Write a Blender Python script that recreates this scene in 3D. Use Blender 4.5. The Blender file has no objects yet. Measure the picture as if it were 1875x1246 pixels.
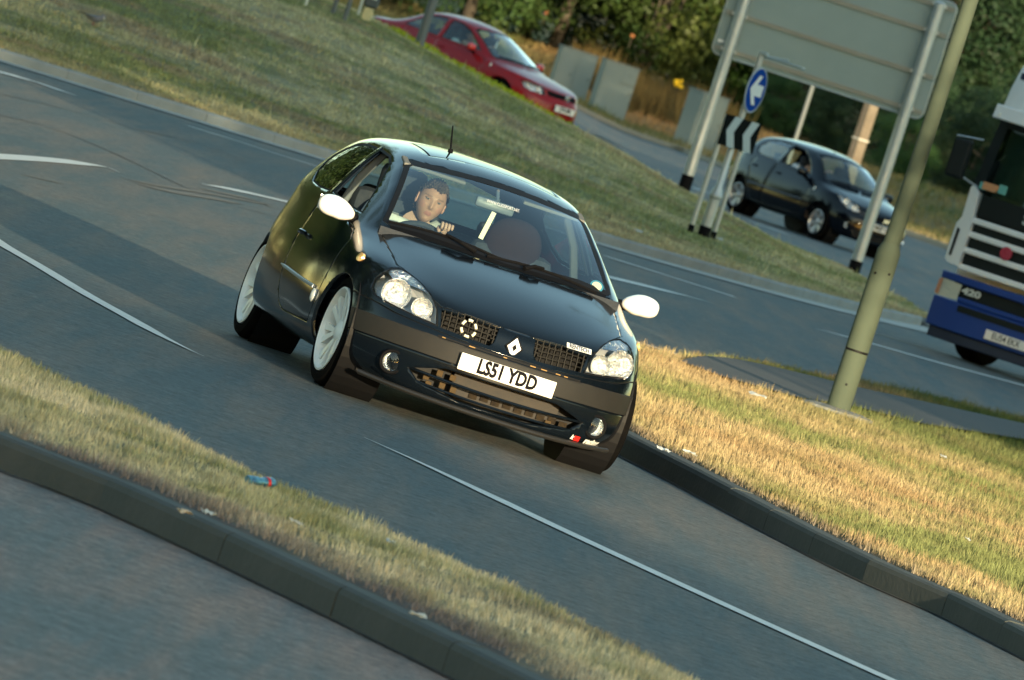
import bpy, bmesh, math, random
import numpy as np
from mathutils import Vector, Matrix
R_=math.radians
random.seed(7); rng=np.random.default_rng(7)
sc=bpy.context.scene
col=sc.collection
# ---------------------------------------------------------------- camera
CAM_H=2.06; FPX=15890.; ROLL=R_(17.9); PITCH=math.atan(562/FPX)
cd=bpy.data.cameras.new('camera'); cam=bpy.data.objects.new('camera',cd); col.objects.link(cam)
cd.sensor_width=36; cd.lens=FPX/1875*36; cd.clip_start=1; cd.clip_end=4000
_f=Vector((0,math.cos(PITCH),-math.sin(PITCH))); _u=Vector((0,math.sin(PITCH),math.cos(PITCH))); _r=Vector((1,0,0))
_u2=_u*math.cos(ROLL)-_r*math.sin(ROLL); _r2=_r*math.cos(ROLL)+_u*math.sin(ROLL)
cam.matrix_world=Matrix(((_r2.x,_u2.x,-_f.x,0),(_r2.y,_u2.y,-_f.y,0),(_r2.z,_u2.z,-_f.z,CAM_H),(0,0,0,1)))
cd.dof.use_dof=True; cd.dof.focus_distance=43.6; cd.dof.aperture_fstop=10.5*(FPX/1875*36/200)
cd.dof.aperture_fstop=11.5
sc.camera=cam
# ---------------------------------------------------------------- world, sun
SUN_EL,SUN_AZ=R_(6.2),R_(18)      # azimuth: angle of the sun to the right of straight behind the camera
w=bpy.data.worlds.new('World'); sc.world=w; w.use_nodes=True
nt=w.node_tree; nt.nodes.clear()
sky=nt.nodes.new('ShaderNodeTexSky'); sky.sky_type='NISHITA'; sky.sun_disc=False
sky.sun_elevation=SUN_EL; sky.sun_rotation=math.pi-SUN_AZ
sky.air_density=1.0; sky.dust_density=.6; sky.ozone_density=1.6
bg=nt.nodes.new('ShaderNodeBackground'); bg.inputs[1].default_value=0.15
wo=nt.nodes.new('ShaderNodeOutputWorld'); nt.links.new(sky.outputs[0],bg.inputs[0]); nt.links.new(bg.outputs[0],wo.inputs[0])
sl=bpy.data.lights.new('sun','SUN'); so=bpy.data.objects.new('sun',sl); col.objects.link(so)
sl.energy=3.0; sl.angle=R_(0.6); sl.color=(1.0,.80,.60)
sd=Vector((math.sin(SUN_AZ)*math.cos(SUN_EL),-math.cos(SUN_AZ)*math.cos(SUN_EL),math.sin(SUN_EL)))
so.rotation_euler=sd.to_track_quat('Z','Y').to_euler()
vs=sc.view_settings; vs.view_transform='Standard'; vs.look='None'; vs.gamma=1; vs.exposure=1.78; vs.use_curve_mapping=False
vs.use_white_balance=True; vs.white_balance_temperature=7300; vs.white_balance_tint=-3.0
sc.cycles.max_bounces=8; sc.cycles.transparent_max_bounces=16; sc.cycles.caustics_reflective=False; sc.cycles.caustics_refractive=False
# ---------------------------------------------------------------- helpers
def G(px,py,z=0.0):
    """where the line of sight through a photograph point meets height z"""
    dx,dy=px-937.5,py-623
    a=dx*math.cos(ROLL)+dy*math.sin(ROLL); b=dx*math.sin(ROLL)-dy*math.cos(ROLL)
    d=_r*(a/FPX)+_u*(b/FPX)+_f
    t=(z-CAM_H)/d.z
    return Vector((d.x*t,d.y*t,z))
def AT(px,py,Y):
    dx,dy=px-937.5,py-623
    a=dx*math.cos(ROLL)+dy*math.sin(ROLL); b=dx*math.sin(ROLL)-dy*math.cos(ROLL)
    d=_r*(a/FPX)+_u*(b/FPX)+_f
    t=Y/d.y
    return Vector((d.x*t,Y,CAM_H+d.z*t))
MATS={}
def mat(name,color=(.5,.5,.5),rough=.5,metal=0.,spec=.5,coat=0.,noise=None,bump=None,emit=None,alpha=None,trans=None,attr=None,coord='Object'):
    """noise=(scale,amount,color2) mixes a second colour in; bump=(scale,strength,distance)"""
    if name in MATS: return MATS[name]
    m=bpy.data.materials.new(name); m.use_nodes=True; n=m.node_tree.nodes; l=m.node_tree.links
    p=n['Principled BSDF']; p.inputs['Base Color'].default_value=(*color,1); p.inputs['Roughness'].default_value=rough
    p.inputs['Metallic'].default_value=metal; p.inputs['Specular IOR Level'].default_value=spec
    p.inputs['Coat Weight'].default_value=coat; p.inputs['Coat Roughness'].default_value=.03
    tc=n.new('ShaderNodeTexCoord')
    src=None
    if attr:
        a=n.new('ShaderNodeAttribute'); a.attribute_name=attr; src=a.outputs['Color']
        l.new(src,p.inputs['Base Color'])
    if noise:
        s,amt,c2=noise
        t=n.new('ShaderNodeTexNoise'); t.inputs['Scale'].default_value=s; t.inputs['Detail'].default_value=8; t.inputs['Roughness'].default_value=.65
        l.new(tc.outputs[coord],t.inputs['Vector'])
        r=n.new('ShaderNodeMapRange'); r.inputs[1].default_value=.35; r.inputs[2].default_value=.65; r.inputs[4].default_value=amt
        l.new(t.outputs[0],r.inputs[0])
        x=n.new('ShaderNodeMix'); x.data_type='RGBA'; l.new(r.outputs[0],x.inputs[0])
        if src: l.new(src,x.inputs[6])
        else: x.inputs[6].default_value=(*color,1)
        x.inputs[7].default_value=(*c2,1); l.new(x.outputs[2],p.inputs['Base Color'])
    if bump:
        s,st,di=bump
        t=n.new('ShaderNodeTexNoise'); t.inputs['Scale'].default_value=s; t.inputs['Detail'].default_value=6
        l.new(tc.outputs[coord],t.inputs['Vector'])
        b=n.new('ShaderNodeBump'); b.inputs['Strength'].default_value=st; b.inputs['Distance'].default_value=di
        l.new(t.outputs[0],b.inputs['Height']); l.new(b.outputs[0],p.inputs['Normal'])
    if emit: p.inputs['Emission Color'].default_value=(*emit[:3],1); p.inputs['Emission Strength'].default_value=emit[3]
    MATS[name]=m; return m
def glassmat(name,tint=(.75,.85,.82),refl=1.0,rough=.0,ior=1.5):
    if name in MATS: return MATS[name]
    m=bpy.data.materials.new(name); m.use_nodes=True; n=m.node_tree.nodes; l=m.node_tree.links
    n.remove(n['Principled BSDF']); o=n['Material Output']
    t=n.new('ShaderNodeBsdfTransparent'); t.inputs[0].default_value=(*tint,1)
    g=n.new('ShaderNodeBsdfGlossy'); g.inputs['Roughness'].default_value=rough; g.inputs[0].default_value=(refl,refl,refl,1)
    fr=n.new('ShaderNodeFresnel'); ge=n.new('ShaderNodeNewGeometry'); io=n.new('ShaderNodeMapRange'); io.inputs[3].default_value=ior; io.inputs[4].default_value=1/ior   # a thin pane has the same reflectance from both sides
    l.new(ge.outputs['Backfacing'],io.inputs[0]); l.new(io.outputs[0],fr.inputs[0])
    # a pane has two faces, so it reflects about twice the fresnel of one
    mu=n.new('ShaderNodeMath'); mu.operation='MULTIPLY'; mu.inputs[1].default_value=1.8; mu.use_clamp=True; l.new(fr.outputs[0],mu.inputs[0])
    x=n.new('ShaderNodeMixShader'); l.new(mu.outputs[0],x.inputs[0]); l.new(t.outputs[0],x.inputs[1]); l.new(g.outputs[0],x.inputs[2]); l.new(x.outputs[0],o.inputs[0])
    MATS[name]=m; return m
def link(o,parent=None):
    col.objects.link(o)
    if parent is not None: o.parent=parent
    return o
def tag(o,label=None,cat=None,group=None,kind=None):
    if label: o['label']=label
    if cat: o['category']=cat
    if group: o['group']=group
    if kind: o['kind']=kind
    return o
def empty(name,loc,rz=0.,label=None,cat=None,group=None):
    o=bpy.data.objects.new(name,None); o.location=loc; o.rotation_euler=(0,0,rz); o.empty_display_size=.2
    link(o); return tag(o,label,cat,group)
class MB:
    """collects shapes; build() links them as one mesh object"""
    def __init__(s): s.v=[]; s.f=[]; s.n=0
    def add(s,v,f):
        s.v+= [tuple(p) for p in v]; s.f+=[tuple(i+s.n for i in q) for q in f]; s.n+=len(v); return s
    def box(s,c,d,M=None,bev=0.):
        x,y,z=d[0]/2,d[1]/2,d[2]/2
        if bev>0:
            bm=bmesh.new(); bmesh.ops.create_cube(bm,size=1)
            for v in bm.verts: v.co=Vector((v.co.x*d[0],v.co.y*d[1],v.co.z*d[2]))
            bmesh.ops.bevel(bm,geom=bm.edges[:],offset=bev,segments=2,affect='EDGES',profile=.5)
            vv=[v.co.copy() for v in bm.verts]; bm.verts.index_update(); ff=[[v.index for v in f.verts] for f in bm.faces]; bm.free()
        else:
            vv=[Vector((a*x,b*y,e*z)) for a in (-1,1) for b in (-1,1) for e in (-1,1)]
            ff=[(0,1,3,2),(4,6,7,5),(0,4,5,1),(2,3,7,6),(0,2,6,4),(1,5,7,3)]
        if M is not None: vv=[M@v for v in vv]
        c=Vector(c); return s.add([v+c for v in vv],ff)
    def tube(s,pts,r,n=10,caps=True,squash=None):
        pts=[Vector(p) for p in pts]; rs=r if hasattr(r,'__len__') else [r]*len(pts)
        vv=[];ff=[]; up=None
        for i,p in enumerate(pts):
            t=(pts[min(i+1,len(pts)-1)]-pts[max(i-1,0)]).normalized()
            if up is None: up=Vector((0,0,1)) if abs(t.z)<.9 else Vector((1,0,0))
            a=t.cross(up).normalized(); b=a.cross(t).normalized(); up=b
            for k in range(n):
                an=2*math.pi*k/n; q=squash or 1
                vv.append(p+a*math.cos(an)*rs[i]+b*math.sin(an)*rs[i]*q)
        for i in range(len(pts)-1):
            for k in range(n): ff.append((i*n+k,i*n+(k+1)%n,(i+1)*n+(k+1)%n,(i+1)*n+k))
        if caps: ff.append(tuple(range(n))[::-1]); ff.append(tuple((len(pts)-1)*n+k for k in range(n)))
        return s.add(vv,ff)
    def lathe(s,prof,n=24,M=None,cap=False):
        """prof: (radius, axial) pairs about the local Z axis"""
        vv=[];ff=[]
        for (r,z) in prof:
            for k in range(n):
                an=2*math.pi*k/n; vv.append(Vector((r*math.cos(an),r*math.sin(an),z)))
        for i in range(len(prof)-1):
            for k in range(n): ff.append((i*n+k,i*n+(k+1)%n,(i+1)*n+(k+1)%n,(i+1)*n+k))
        if cap:
            ff.append(tuple(range(n))[::-1]); ff.append(tuple((len(prof)-1)*n+k for k in range(n)))
        if M is not None: vv=[M@v for v in vv]
        return s.add(vv,ff)
    def prism(s,poly,depth,M=None):
        """flat polygon (x,y) extruded along z by depth"""
        n=len(poly); vv=[Vector((p[0],p[1],0)) for p in poly]+[Vector((p[0],p[1],depth)) for p in poly]
        ff=[tuple(range(n))[::-1],tuple(range(n,2*n))]+[(i,(i+1)%n,n+(i+1)%n,n+i) for i in range(n)]
        if M is not None: vv=[M@v for v in vv]
        return s.add(vv,ff)
    def build(s,name,m,parent=None,smooth=False,angle=35):
        me=bpy.data.meshes.new(name); me.from_pydata([tuple(v) for v in s.v],[],s.f)
        bm=bmesh.new(); bm.from_mesh(me); bmesh.ops.recalc_face_normals(bm,faces=bm.faces[:]); bm.to_mesh(me); bm.free()
        if m: me.materials.append(m)
        if smooth:
            me.shade_smooth()
            me.set_sharp_from_angle(angle=R_(angle))
        o=bpy.data.objects.new(name,me); link(o,parent); return o
def rot_to(v):
    return Vector(v).to_track_quat('Z','Y').to_matrix().to_4x4()
def arr_mesh(name,V,F,m,parent=None,colors=None,smooth=False):
    """fast mesh from numpy: V (n,3), F (m,3) or (m,4)"""
    me=bpy.data.meshes.new(name); k=F.shape[1]
    me.vertices.add(len(V)); me.vertices.foreach_set('co',V.astype(np.float32).ravel())
    me.loops.add(F.size); me.loops.foreach_set('vertex_index',F.astype(np.int32).ravel())
    me.polygons.add(len(F)); me.polygons.foreach_set('loop_start',(np.arange(len(F))*k).astype(np.int32))
    try: me.polygons.foreach_set('loop_total',np.full(len(F),k,np.int32))
    except Exception: pass
    me.update(calc_edges=True)
    if colors is not None:
        a=me.color_attributes.new('tint','FLOAT_COLOR','POINT'); c=np.ones((len(V),4),np.float32); c[:,:3]=colors; a.data.foreach_set('color',c.ravel())
    if smooth: me.shade_smooth()
    me.materials.append(m); me.validate()
    o=bpy.data.objects.new(name,me); return link(o,parent)
def text_mesh(txt,size,depth=.0,shear=0,align='CENTER',spacing=1.0,bold=0.):
    c=bpy.data.curves.new('t','FONT'); c.body=txt; c.size=size; c.extrude=depth; c.align_x=align; c.align_y='CENTER'; c.shear=shear; c.space_character=spacing; c.offset=bold
    c.resolution_u=3
    o=bpy.data.objects.new('t',c); col.objects.link(o); dg=bpy.context.evaluated_depsgraph_get()
    me=bpy.data.meshes.new_from_object(o.evaluated_get(dg)); vv=[v.co.copy() for v in me.vertices]; ff=[tuple(p.vertices) for p in me.polygons]
    bpy.data.objects.remove(o); bpy.data.curves.remove(c); bpy.data.meshes.remove(me)
    return vv,ff
def copy_tree(o,parent=None,loc=None,rot=None):
    c=o.copy(); link(c,parent)
    if loc is not None: c.location=loc
    if rot is not None: c.rotation_euler=rot
    for ch in list(o.children): copy_tree(ch,c)
    return c
# ---------------------------------------------------------------- car bodies
def car_mesh(T,lev=3):
    """T['top']: stations of 5 points k0 (belt) .. k4 (centre line); T['front'],['side'],['rear']: skirt rows (offset out, z)"""
    top=T['top']; ns=len(top)
    idx={};V=[]
    def vid(key,co):
        if key not in idx: idx[key]=len(V); V.append(co)
        return idx[key]
    ring=[(0,k) for k in (4,3,2,1,0)]+[(s,0) for s in range(1,ns-1)]+[(ns-1,k) for k in (0,1,2,3,4)]
    def P(s,k,sg): x,y,z=top[s][k]; return (x,y*sg,z)
    def tv(s,k,sg): return vid(('t',s,k,0 if k==4 else sg),P(s,k,sg))
    F=[];crease={}
    cr=T.get('crease',{})
    for sg in (1,-1):
        for s in range(ns-1):
            for k in range(4):
                q=[tv(s,k,sg),tv(s+1,k,sg),tv(s+1,k+1,sg),tv(s,k+1,sg)]
                F.append(q if sg==1 else q[::-1])
        for s in range(ns-1):
            for k in range(5):
                c=cr.get(('l',k),{}).get(s,0)
                if c: crease[tuple(sorted((tv(s,k,sg),tv(s+1,k,sg))))]=c
        for s in range(ns):
            for k in range(4):
                c=cr.get(('x',s),0)
                if c: crease[tuple(sorted((tv(s,k,sg),tv(s,k+1,sg))))]=c
        R=[Vector(P(s,k,1)) for s,k in ring]
        wf=T['wf']; n=len(ring)
        rows=[]
        nr=len(T['front'])
        for i,(s,k) in enumerate(ring):
            a=R[max(i-1,0)]; b=R[min(i+1,n-1)]
            t=(b-a); t.z=0
            nn=Vector((-t.y,t.x,0)).normalized()
            if i==0: nn=Vector((-1,0,0))
            if i==n-1: nn=Vector((1,0,0))
            if i==0 or i==n-1: pass
            nn=Vector((nn.x,abs(nn.y),0)) if i not in(0,n-1) else nn
            f=wf[i] if i<len(wf) else 0
            rr=T['wr'][n-1-i] if n-1-i<len(T['wr']) else 0
            sd_=1-f-rr
            r=[]
            for j in range(nr):
                off=T['front'][j][0]*f+T['side'][j][0]*sd_+T['rear'][j][0]*rr
                z=T['front'][j][1]*f+T['side'][j][1]*sd_+T['rear'][j][1]*rr
                p=R[i]+nn*off; 
                y=p.y if i not in (0,n-1) else 0
                r.append(vid(('s',i,j,0 if i in (0,n-1) else sg),(p.x,y*sg,z)))
            rows.append([tv(s,k,sg)]+r)
        for i in range(n-1):
            for j in range(nr):
                q=[rows[i][j],rows[i][j+1],rows[i+1][j+1],rows[i+1][j]]
                F.append(q if sg==1 else q[::-1])
        for j,c in T.get('rowcrease',{}).items():
            for i in range(n-1): crease[tuple(sorted((rows[i][j],rows[i+1][j])))]=c
    me=bpy.data.meshes.new('cage'); me.from_pydata(V,[],F); me.update()
    ca=me.attributes.new('crease_edge','FLOAT','EDGE')
    for e in me.edges:
        c=crease.get(tuple(sorted(e.vertices)),0)
        if c: ca.data[e.index].value=c
    o=bpy.data.objects.new('cage',me); col.objects.link(o)
    md=o.modifiers.new('s','SUBSURF'); md.levels=lev; md.render_levels=lev
    dg=bpy.context.evaluated_depsgraph_get(); out=bpy.data.meshes.new_from_object(o.evaluated_get(dg))
    bpy.data.objects.remove(o); bpy.data.meshes.remove(me)
    bm=bmesh.new(); bm.from_mesh(out); bpy.data.meshes.remove(out)
    bmesh.ops.recalc_face_normals(bm,faces=bm.faces[:])
    return bm
def inpoly(pt,poly):
    x,y=pt; c=False; n=len(poly); j=n-1
    for i in range(n):
        xi,yi=poly[i];xj,yj=poly[j]
        if (yi>y)!=(yj>y) and x<(xj-xi)*(y-yi)/(yj-yi)+xi: c=not c
        j=i
    return c
AX={'side':(0,2),'front':(1,2),'top':(0,1)}
def shrink(poly,d):
    """offset polygon inwards by d"""
    n=len(poly); A=sum(poly[i][0]*poly[(i+1)%n][1]-poly[(i+1)%n][0]*poly[i][1] for i in range(n))
    s=1 if A>0 else -1; out=[]
    for i in range(n):
        p0,p1,p2=Vector(poly[i-1]),Vector(poly[i]),Vector(poly[(i+1)%n])
        e1=(p1-p0).normalized(); e2=(p2-p1).normalized()
        n1=Vector((-e1.y,e1.x))*s; n2=Vector((-e2.y,e2.x))*s
        b=(n1+n2); L=max(b.length,1e-3); b/=L; k=d/max(b.dot(n1),.35)
        q=p1+b*k; out.append((q.x,q.y))
    return out
def cut(bm,poly,proj,ok,pid,lay,only=None):
    """imprint poly (in a 2D projection) on the faces that pass ok(centre, normal); faces inside get part id pid"""
    a,b=AX[proj]; m=.03
    lo=(min(p[0] for p in poly)-m,min(p[1] for p in poly)-m); hi=(max(p[0] for p in poly)+m,max(p[1] for p in poly)+m)
    def near(f):
        c=f.calc_center_median()
        return lo[0]<=c[a]<=hi[0] and lo[1]<=c[b]<=hi[1] and ok(c,f.normal) and (only is None or f[lay] in only)
    n=len(poly)
    for i in range(n):
        p,q=poly[i],poly[(i+1)%n]
        d=(q[0]-p[0],q[1]-p[1]); L=math.hypot(*d)
        if L<1e-6: continue
        no=[0,0,0]; no[a]=-d[1]/L; no[b]=d[0]/L
        co=[0,0,0]; co[a]=p[0]; co[b]=p[1]
        # only the faces near this segment
        sx0,sx1=min(p[0],q[0])-.012,max(p[0],q[0])+.012; sy0,sy1=min(p[1],q[1])-.012,max(p[1],q[1])+.012
        fs=[]
        for f in bm.faces:
            xs=[v.co[a] for v in f.verts]
            if max(xs)<sx0 or min(xs)>sx1: continue
            ys=[v.co[b] for v in f.verts]
            if max(ys)<sy0 or min(ys)>sy1: continue
            if near(f): fs.append(f)
        if not fs: continue
        g=set(fs)
        for f in fs: g.update(f.edges); g.update(f.verts)
        bmesh.ops.bisect_plane(bm,geom=list(g),dist=1e-5,plane_co=co,plane_no=no)
    for f in bm.faces:
        if near(f):
            c=f.calc_center_median()
            if inpoly((c[a],c[b]),poly): f[lay]=pid
def circ(cx,cy,r,n=28,a0=0,a1=2*math.pi,ry=None):
    full=abs(a1-a0-2*math.pi)<1e-6
    return [(cx+r*math.cos(a0+(a1-a0)*i/(n if full else n-1)),cy+(ry or r)*math.sin(a0+(a1-a0)*i/(n if full else n-1))) for i in range(n)]
def split_parts(bm,lay,table,parent,sub={}):
    """table: id -> (name, material, offset along normal); returns objects"""
    bm.normal_update(); objs={}
    ids=sorted({f[lay] for f in bm.faces})
    for i in ids:
        if i not in table: continue
        name,m,off=table[i][:3]; thick=table[i][3] if len(table[i])>3 else 0
        fs=[f for f in bm.faces if f[lay]==i]
        vm={};V=[];N=[];F=[]
        for f in fs:
            q=[]
            for v in f.verts:
                if v not in vm: vm[v]=len(V); V.append(v.co+v.normal*off); N.append(v.normal.copy())
                q.append(vm[v])
            F.append(q)
        nv=len(V)
        if thick:
            be={}
            for q in F:
                for a in range(len(q)):
                    e=(q[a],q[(a+1)%len(q)]); be[e]=be.get(e,0)+1
            border=[e for e in be if (e[1],e[0]) not in be]
            m2={}
            for a,b in border:
                for t in (a,b):
                    if t not in m2: m2[t]=len(V); V.append(V[t]-N[t]*thick); N.append(N[t])
            for a,b in border: F.append([b,a,m2[a],m2[b]])
        me=bpy.data.meshes.new(name); me.from_pydata([tuple(v) for v in V],[],F); me.update()
        me.shade_smooth(); me.materials.append(m)
        if not thick: me.normals_split_custom_set_from_vertices([tuple(n) for n in N])
        o=bpy.data.objects.new(name,me); link(o,parent); objs[i]=o
    return objs
HATCH={
'top':[
 [(.42,.63,.672),(.24,.525,.635),(.13,.37,.598),(.085,.19,.583),(.075,0,.58)],
 [(.62,.69,.712),(.45,.56,.698),(.33,.40,.672),(.265,.2,.665),(.245,0,.662)],
 [(.86,.715,.752),(.70,.595,.75),(.59,.43,.75),(.53,.22,.752),(.51,0,.753)],
 [(1.08,.722,.785),(.97,.65,.797),(.87,.49,.808),(.80,.25,.815),(.78,0,.818)],
 [(1.22,.730,.805),(1.17,.69,.825),(1.09,.630,.84),(.97,.31,.853),(.93,0,.858)],
 [(1.38,.742,.825),(1.33,.68,.895),(1.30,.600,.96),(1.21,.29,1.0),(1.17,0,1.01)],
 [(1.60,.75,.838),(1.55,.66,.965),(1.53,.555,1.08),(1.46,.28,1.135),(1.43,0,1.145)],
 [(1.85,.752,.845),(1.80,.65,1.02),(1.77,.515,1.185),(1.72,.27,1.245),(1.69,0,1.258)],
 [(2.10,.752,.85),(2.05,.65,1.045),(2.02,.515,1.235),(2.0,.27,1.285),(1.99,0,1.296)],
 [(2.50,.750,.86),(2.50,.648,1.055),(2.5,.505,1.245),(2.5,.27,1.30),(2.5,0,1.31)],
 [(3.00,.725,.875),(3.0,.635,1.06),(3.0,.49,1.235),(3.0,.26,1.28),(3.0,0,1.29)],
 [(3.38,.69,.895),(3.35,.605,1.05),(3.33,.48,1.185),(3.40,.26,1.22),(3.42,0,1.23)],
 [(3.58,.64,.88),(3.54,.57,.96),(3.50,.47,1.03),(3.57,.27,1.06),(3.60,0,1.065)],
 [(3.64,.58,.87),(3.68,.51,.87),(3.70,.40,.87),(3.72,.22,.87),(3.73,0,.87)],
],
'front':[(.022,.53),(.035,.475),(.068,.44),(.075,.33),(.07,.18),(.03,.125)],
'side':[(.056,.70),(.088,.58),(.108,.46),(.115,.32),(.09,.19),(-.03,.15)],
'rear':[(.03,.74),(.04,.62),(.08,.50),(.09,.36),(.06,.22),(.0,.17)],
'wf':[1,1,1,.85,.5,.15,0],'wr':[1,1,1,.8,.5,.2,0],
'crease':{('l',2):{3:.3,4:.5,5:.5,6:.4,7:.3,8:.3,9:.3,10:.3,11:.3},('l',0):{s:.35 for s in range(3,12)},('x',11):.4,('x',4):.3},
'rowcrease':{},
}
# ---------------------------------------------------------------- car materials
M_BLACKPAINT=mat('black_paint',(.003,.005,.008),.12,spec=.38,coat=.08,bump=(1.6,.03,.02))
M_REDPAINT=mat('red_paint',(.25,.003,.006),.30,spec=.3,coat=.15)
M_NAVY=mat('dark_navy_paint',(.001,.002,.005),.10,spec=.36,coat=.0)
M_PLASTIC=mat('grey_bumper_plastic',(.020,.019,.018),.60,spec=.2,noise=(9,.5,(.015,.0145,.014)))
M_BLKPLA=mat('black_plastic',(.004,.004,.005),.7,spec=.1)
M_RUBBER=mat('seal_rubber',(.006,.006,.007),.6,spec=.2)
M_TYRE=mat('tyre_rubber',(.003,.003,.0035),.9,spec=.05,noise=(14,.7,(.006,.0055,.005)))
M_WHEEL=mat('white_wheel_paint',(.82,.83,.82),.4,coat=.3,noise=(11,.4,(.66,.66,.64)))
M_SILVER=mat('silver_wheel',(.55,.55,.56),.32,metal=.6,noise=(6,.4,(.3,.3,.31)))
M_DARKMET=mat('dark_metal',(.02,.02,.022),.5,metal=.5)
M_WHITEPL=mat('white_mirror_paint',(.86,.83,.80),.32,coat=.6)
M_CHROME=mat('lamp_chrome',(.95,.95,.94),.13,metal=1.0,bump=(38,1.0,.035))
M_CHROME2=mat('bright_trim',(.8,.8,.8),.25,metal=.9)
M_LAMPIN=mat('lamp_housing_grey',(.42,.44,.46),.45,metal=.2)
M_GLASS=glassmat('windscreen_glass',(.80,.93,.92),1.0,ior=1.5)
M_SIDEGL=glassmat('side_window_glass',(.72,.86,.82),1.0,ior=1.55)
M_DARKGL=glassmat('tinted_glass',(.16,.20,.18),.5,ior=1.6)
M_LENS=glassmat('lamp_lens',(.95,.96,.97),1.0,ior=1.35)
M_INT=mat('dark_interior_cloth',(.012,.017,.026),.85,noise=(22,.6,(.035,.040,.05)))
M_SEATRED=mat('passenger_seat_cloth',(.022,.012,.013),.95,spec=.1,noise=(30,.5,(.015,.010,.012)))
M_PLATE=mat('white_plate',(.80,.77,.72),.4)
M_PLTXT=mat('plate_characters',(.008,.008,.010),.8,spec=.05)
M_WHITE=mat('white_print',(.8,.8,.78),.4)
M_RED=mat('red_sticker',(.65,.02,.02),.4)
M_RADI=mat('radiator_core',(.008,.006,.005),.7,noise=(18,.8,(.02,.013,.008)))
M_TAIL=mat('red_tail_lens',(.30,.01,.01),.15,coat=1)
# ---------------------------------------------------------------- car helpers
def okside(sg): return lambda c,n: c.y*sg>.38 and abs(n.y)>.25
def okfront(xm): return lambda c,n: c.x<xm and n.x<.15
def okback(xm): return lambda c,n: c.x>xm and n.x>.1
def oktop(x0,x1): return lambda c,n: n.z>.2 and x0<c.x<x1
def mir(poly): return [(-a,b) for a,b in poly][::-1]
def wheel(root,x,y,R,rr,wd,side,style='white',steer=0.,camber=0.,name='wheel'):
    """side=+1: outer face towards local +Y"""
    e=bpy.data.objects.new(name,None); link(e,root); e.location=(x,y,R); e.rotation_euler=(camber*side,0,steer)
    M=Matrix.Rotation(-math.pi/2*side,4,'X')      # local Z (axle, outwards) -> side*Y
    b=.016
    t=MB(); prof=[(rr,-wd+.006),(rr+.006,-wd),(R-.055,-wd-.008),(R-.030,-wd+.002),(R-.012,-wd+.016),(R-.003,-wd+.034),(R,-wd+.050)]
    for k in range(1,6):
        zc=-wd+.046+(wd-.072)*k/6
        prof+=[(R,zc-.005),(R-.007,zc-.003),(R-.007,zc+.003),(R,zc+.005)]
    prof+=[(R,-.022),(R-b,.004),(R-.05,.013),(rr+.012,.004),(rr,-.008)]
    t.lathe(prof,56,M); t.build('tyre',M_TYRE,e,smooth=True,angle=40)
    rm={'white':M_WHEEL,'silver':M_SILVER}[style]
    m=MB()
    m.lathe([(rr+.005,-.010),(rr+.005,.010),(rr-.005,.013),(rr-.014,-.004),(rr-.018,-.03),(rr-.03,-wd+.03),(rr-.03,-wd+.03),(rr,-wd)],48,M)
    n=7 if style=='white' else 6
    for k in range(n):
        a=2*math.pi*k/n+.2
        for da in ((-.16,.16) if style=='white' else (-.13,.13)):
            r0,r1=.045,rr-.010
            w0,w1=(.0105,.019) if style=='white' else (.018,.026)
            A=a+da*.30; B=a+da*1.15
            p0=Vector((math.cos(A)*r0,math.sin(A)*r0,0)); p1=Vector((math.cos(B)*r1,math.sin(B)*r1,0))
            d=(p1-p0).normalized(); s_=Vector((-d.y,d.x,0))
            q=[p0-s_*w0,p0+s_*w0,p1+s_*w1,p1-s_*w1]; z0=(-.028,-.028,-.010,-.010)
            top=[Vector((v.x,v.y,z)) for v,z in zip(q,z0)]; bot=[Vector((v.x*1.0,v.y*1.0,z-.03)) for v,z in zip(q,z0)]
            vv=[M@v for v in top+bot]; m.add(vv,[(0,1,2,3),(7,6,5,4),(0,4,5,1),(1,5,6,2),(2,6,7,3),(3,7,4,0)])
    m.lathe([(0,-.012),(.034,-.014),(.05,-.024),(.062,-.040),(.062,-.07)],24,M)
    m.build('rim',rm,e,smooth=True,angle=30)
    d=MB(); d.lathe([(rr-.032,-.10),(.001,-.10)],36,M); d.lathe([(rr-.045,-.07),(rr-.045,-.085),(.001,-.085),(.001,-.07),(rr-.045,-.07)],36,M)
    d.build('brake_disc',M_DARKMET,e)
    return e
def surf_x(bv,y,z,x0=-1.,d=(1,0,0)):
    h=bv.ray_cast(Vector((x0,y,z)),Vector(d)); return h[0],h[1]
def decal(bv,txt,size,y0,z0,name,m,parent,depth=.003,sx=1.,rot=0.,bold=0.,shear=0.,ydir=-1,spacing=1.,vf=None):
    """lettering laid on the front of a body: u runs along ydir*Y, v up Z, x from the surface"""
    vv,ff=vf or text_mesh(txt,size,0,shear=shear,bold=bold,spacing=spacing)
    out=[]
    for v in vv:
        u=v.x*sx; w=v.y
        u,w=u*math.cos(rot)-w*math.sin(rot),u*math.sin(rot)+w*math.cos(rot)
        h,n=surf_x(bv,y0+ydir*u,z0+w)
        if h is None: h=Vector((.3,y0+ydir*u,z0+w)); n=Vector((-1,0,0))
        out.append(h+Vector((-depth,0,0)))
    b=MB(); b.add(out,[f if ydir<0 else f[::-1] for f in ff]); return b.build(name,m,parent)
def plate(root,x,y,z,w,h,txt,tilt=0.,m=M_PLATE,tm=M_PLTXT,fs=.09,sx=.82,yaw=0.,name='number_plate',face=-1):
    """face=-1: faces local -X"""
    o=MB(); M=Matrix.Rotation(yaw,4,'Z')@Matrix.Rotation(tilt,4,'Y')
    o.box((0,0,0),(.012,w,h),bev=.005); ob=o.build(name,m,root); ob.location=(x,y,z); ob.rotation_euler=(0,tilt,yaw)
    vv,ff=text_mesh(txt,fs,.0,bold=fs*.045)
    t=MB(); t.add([(face*.0075,face*v.x*sx,v.y) for v in vv],[f for f in ff]); t.build('lettering',tm,ob)
    return ob
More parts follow.
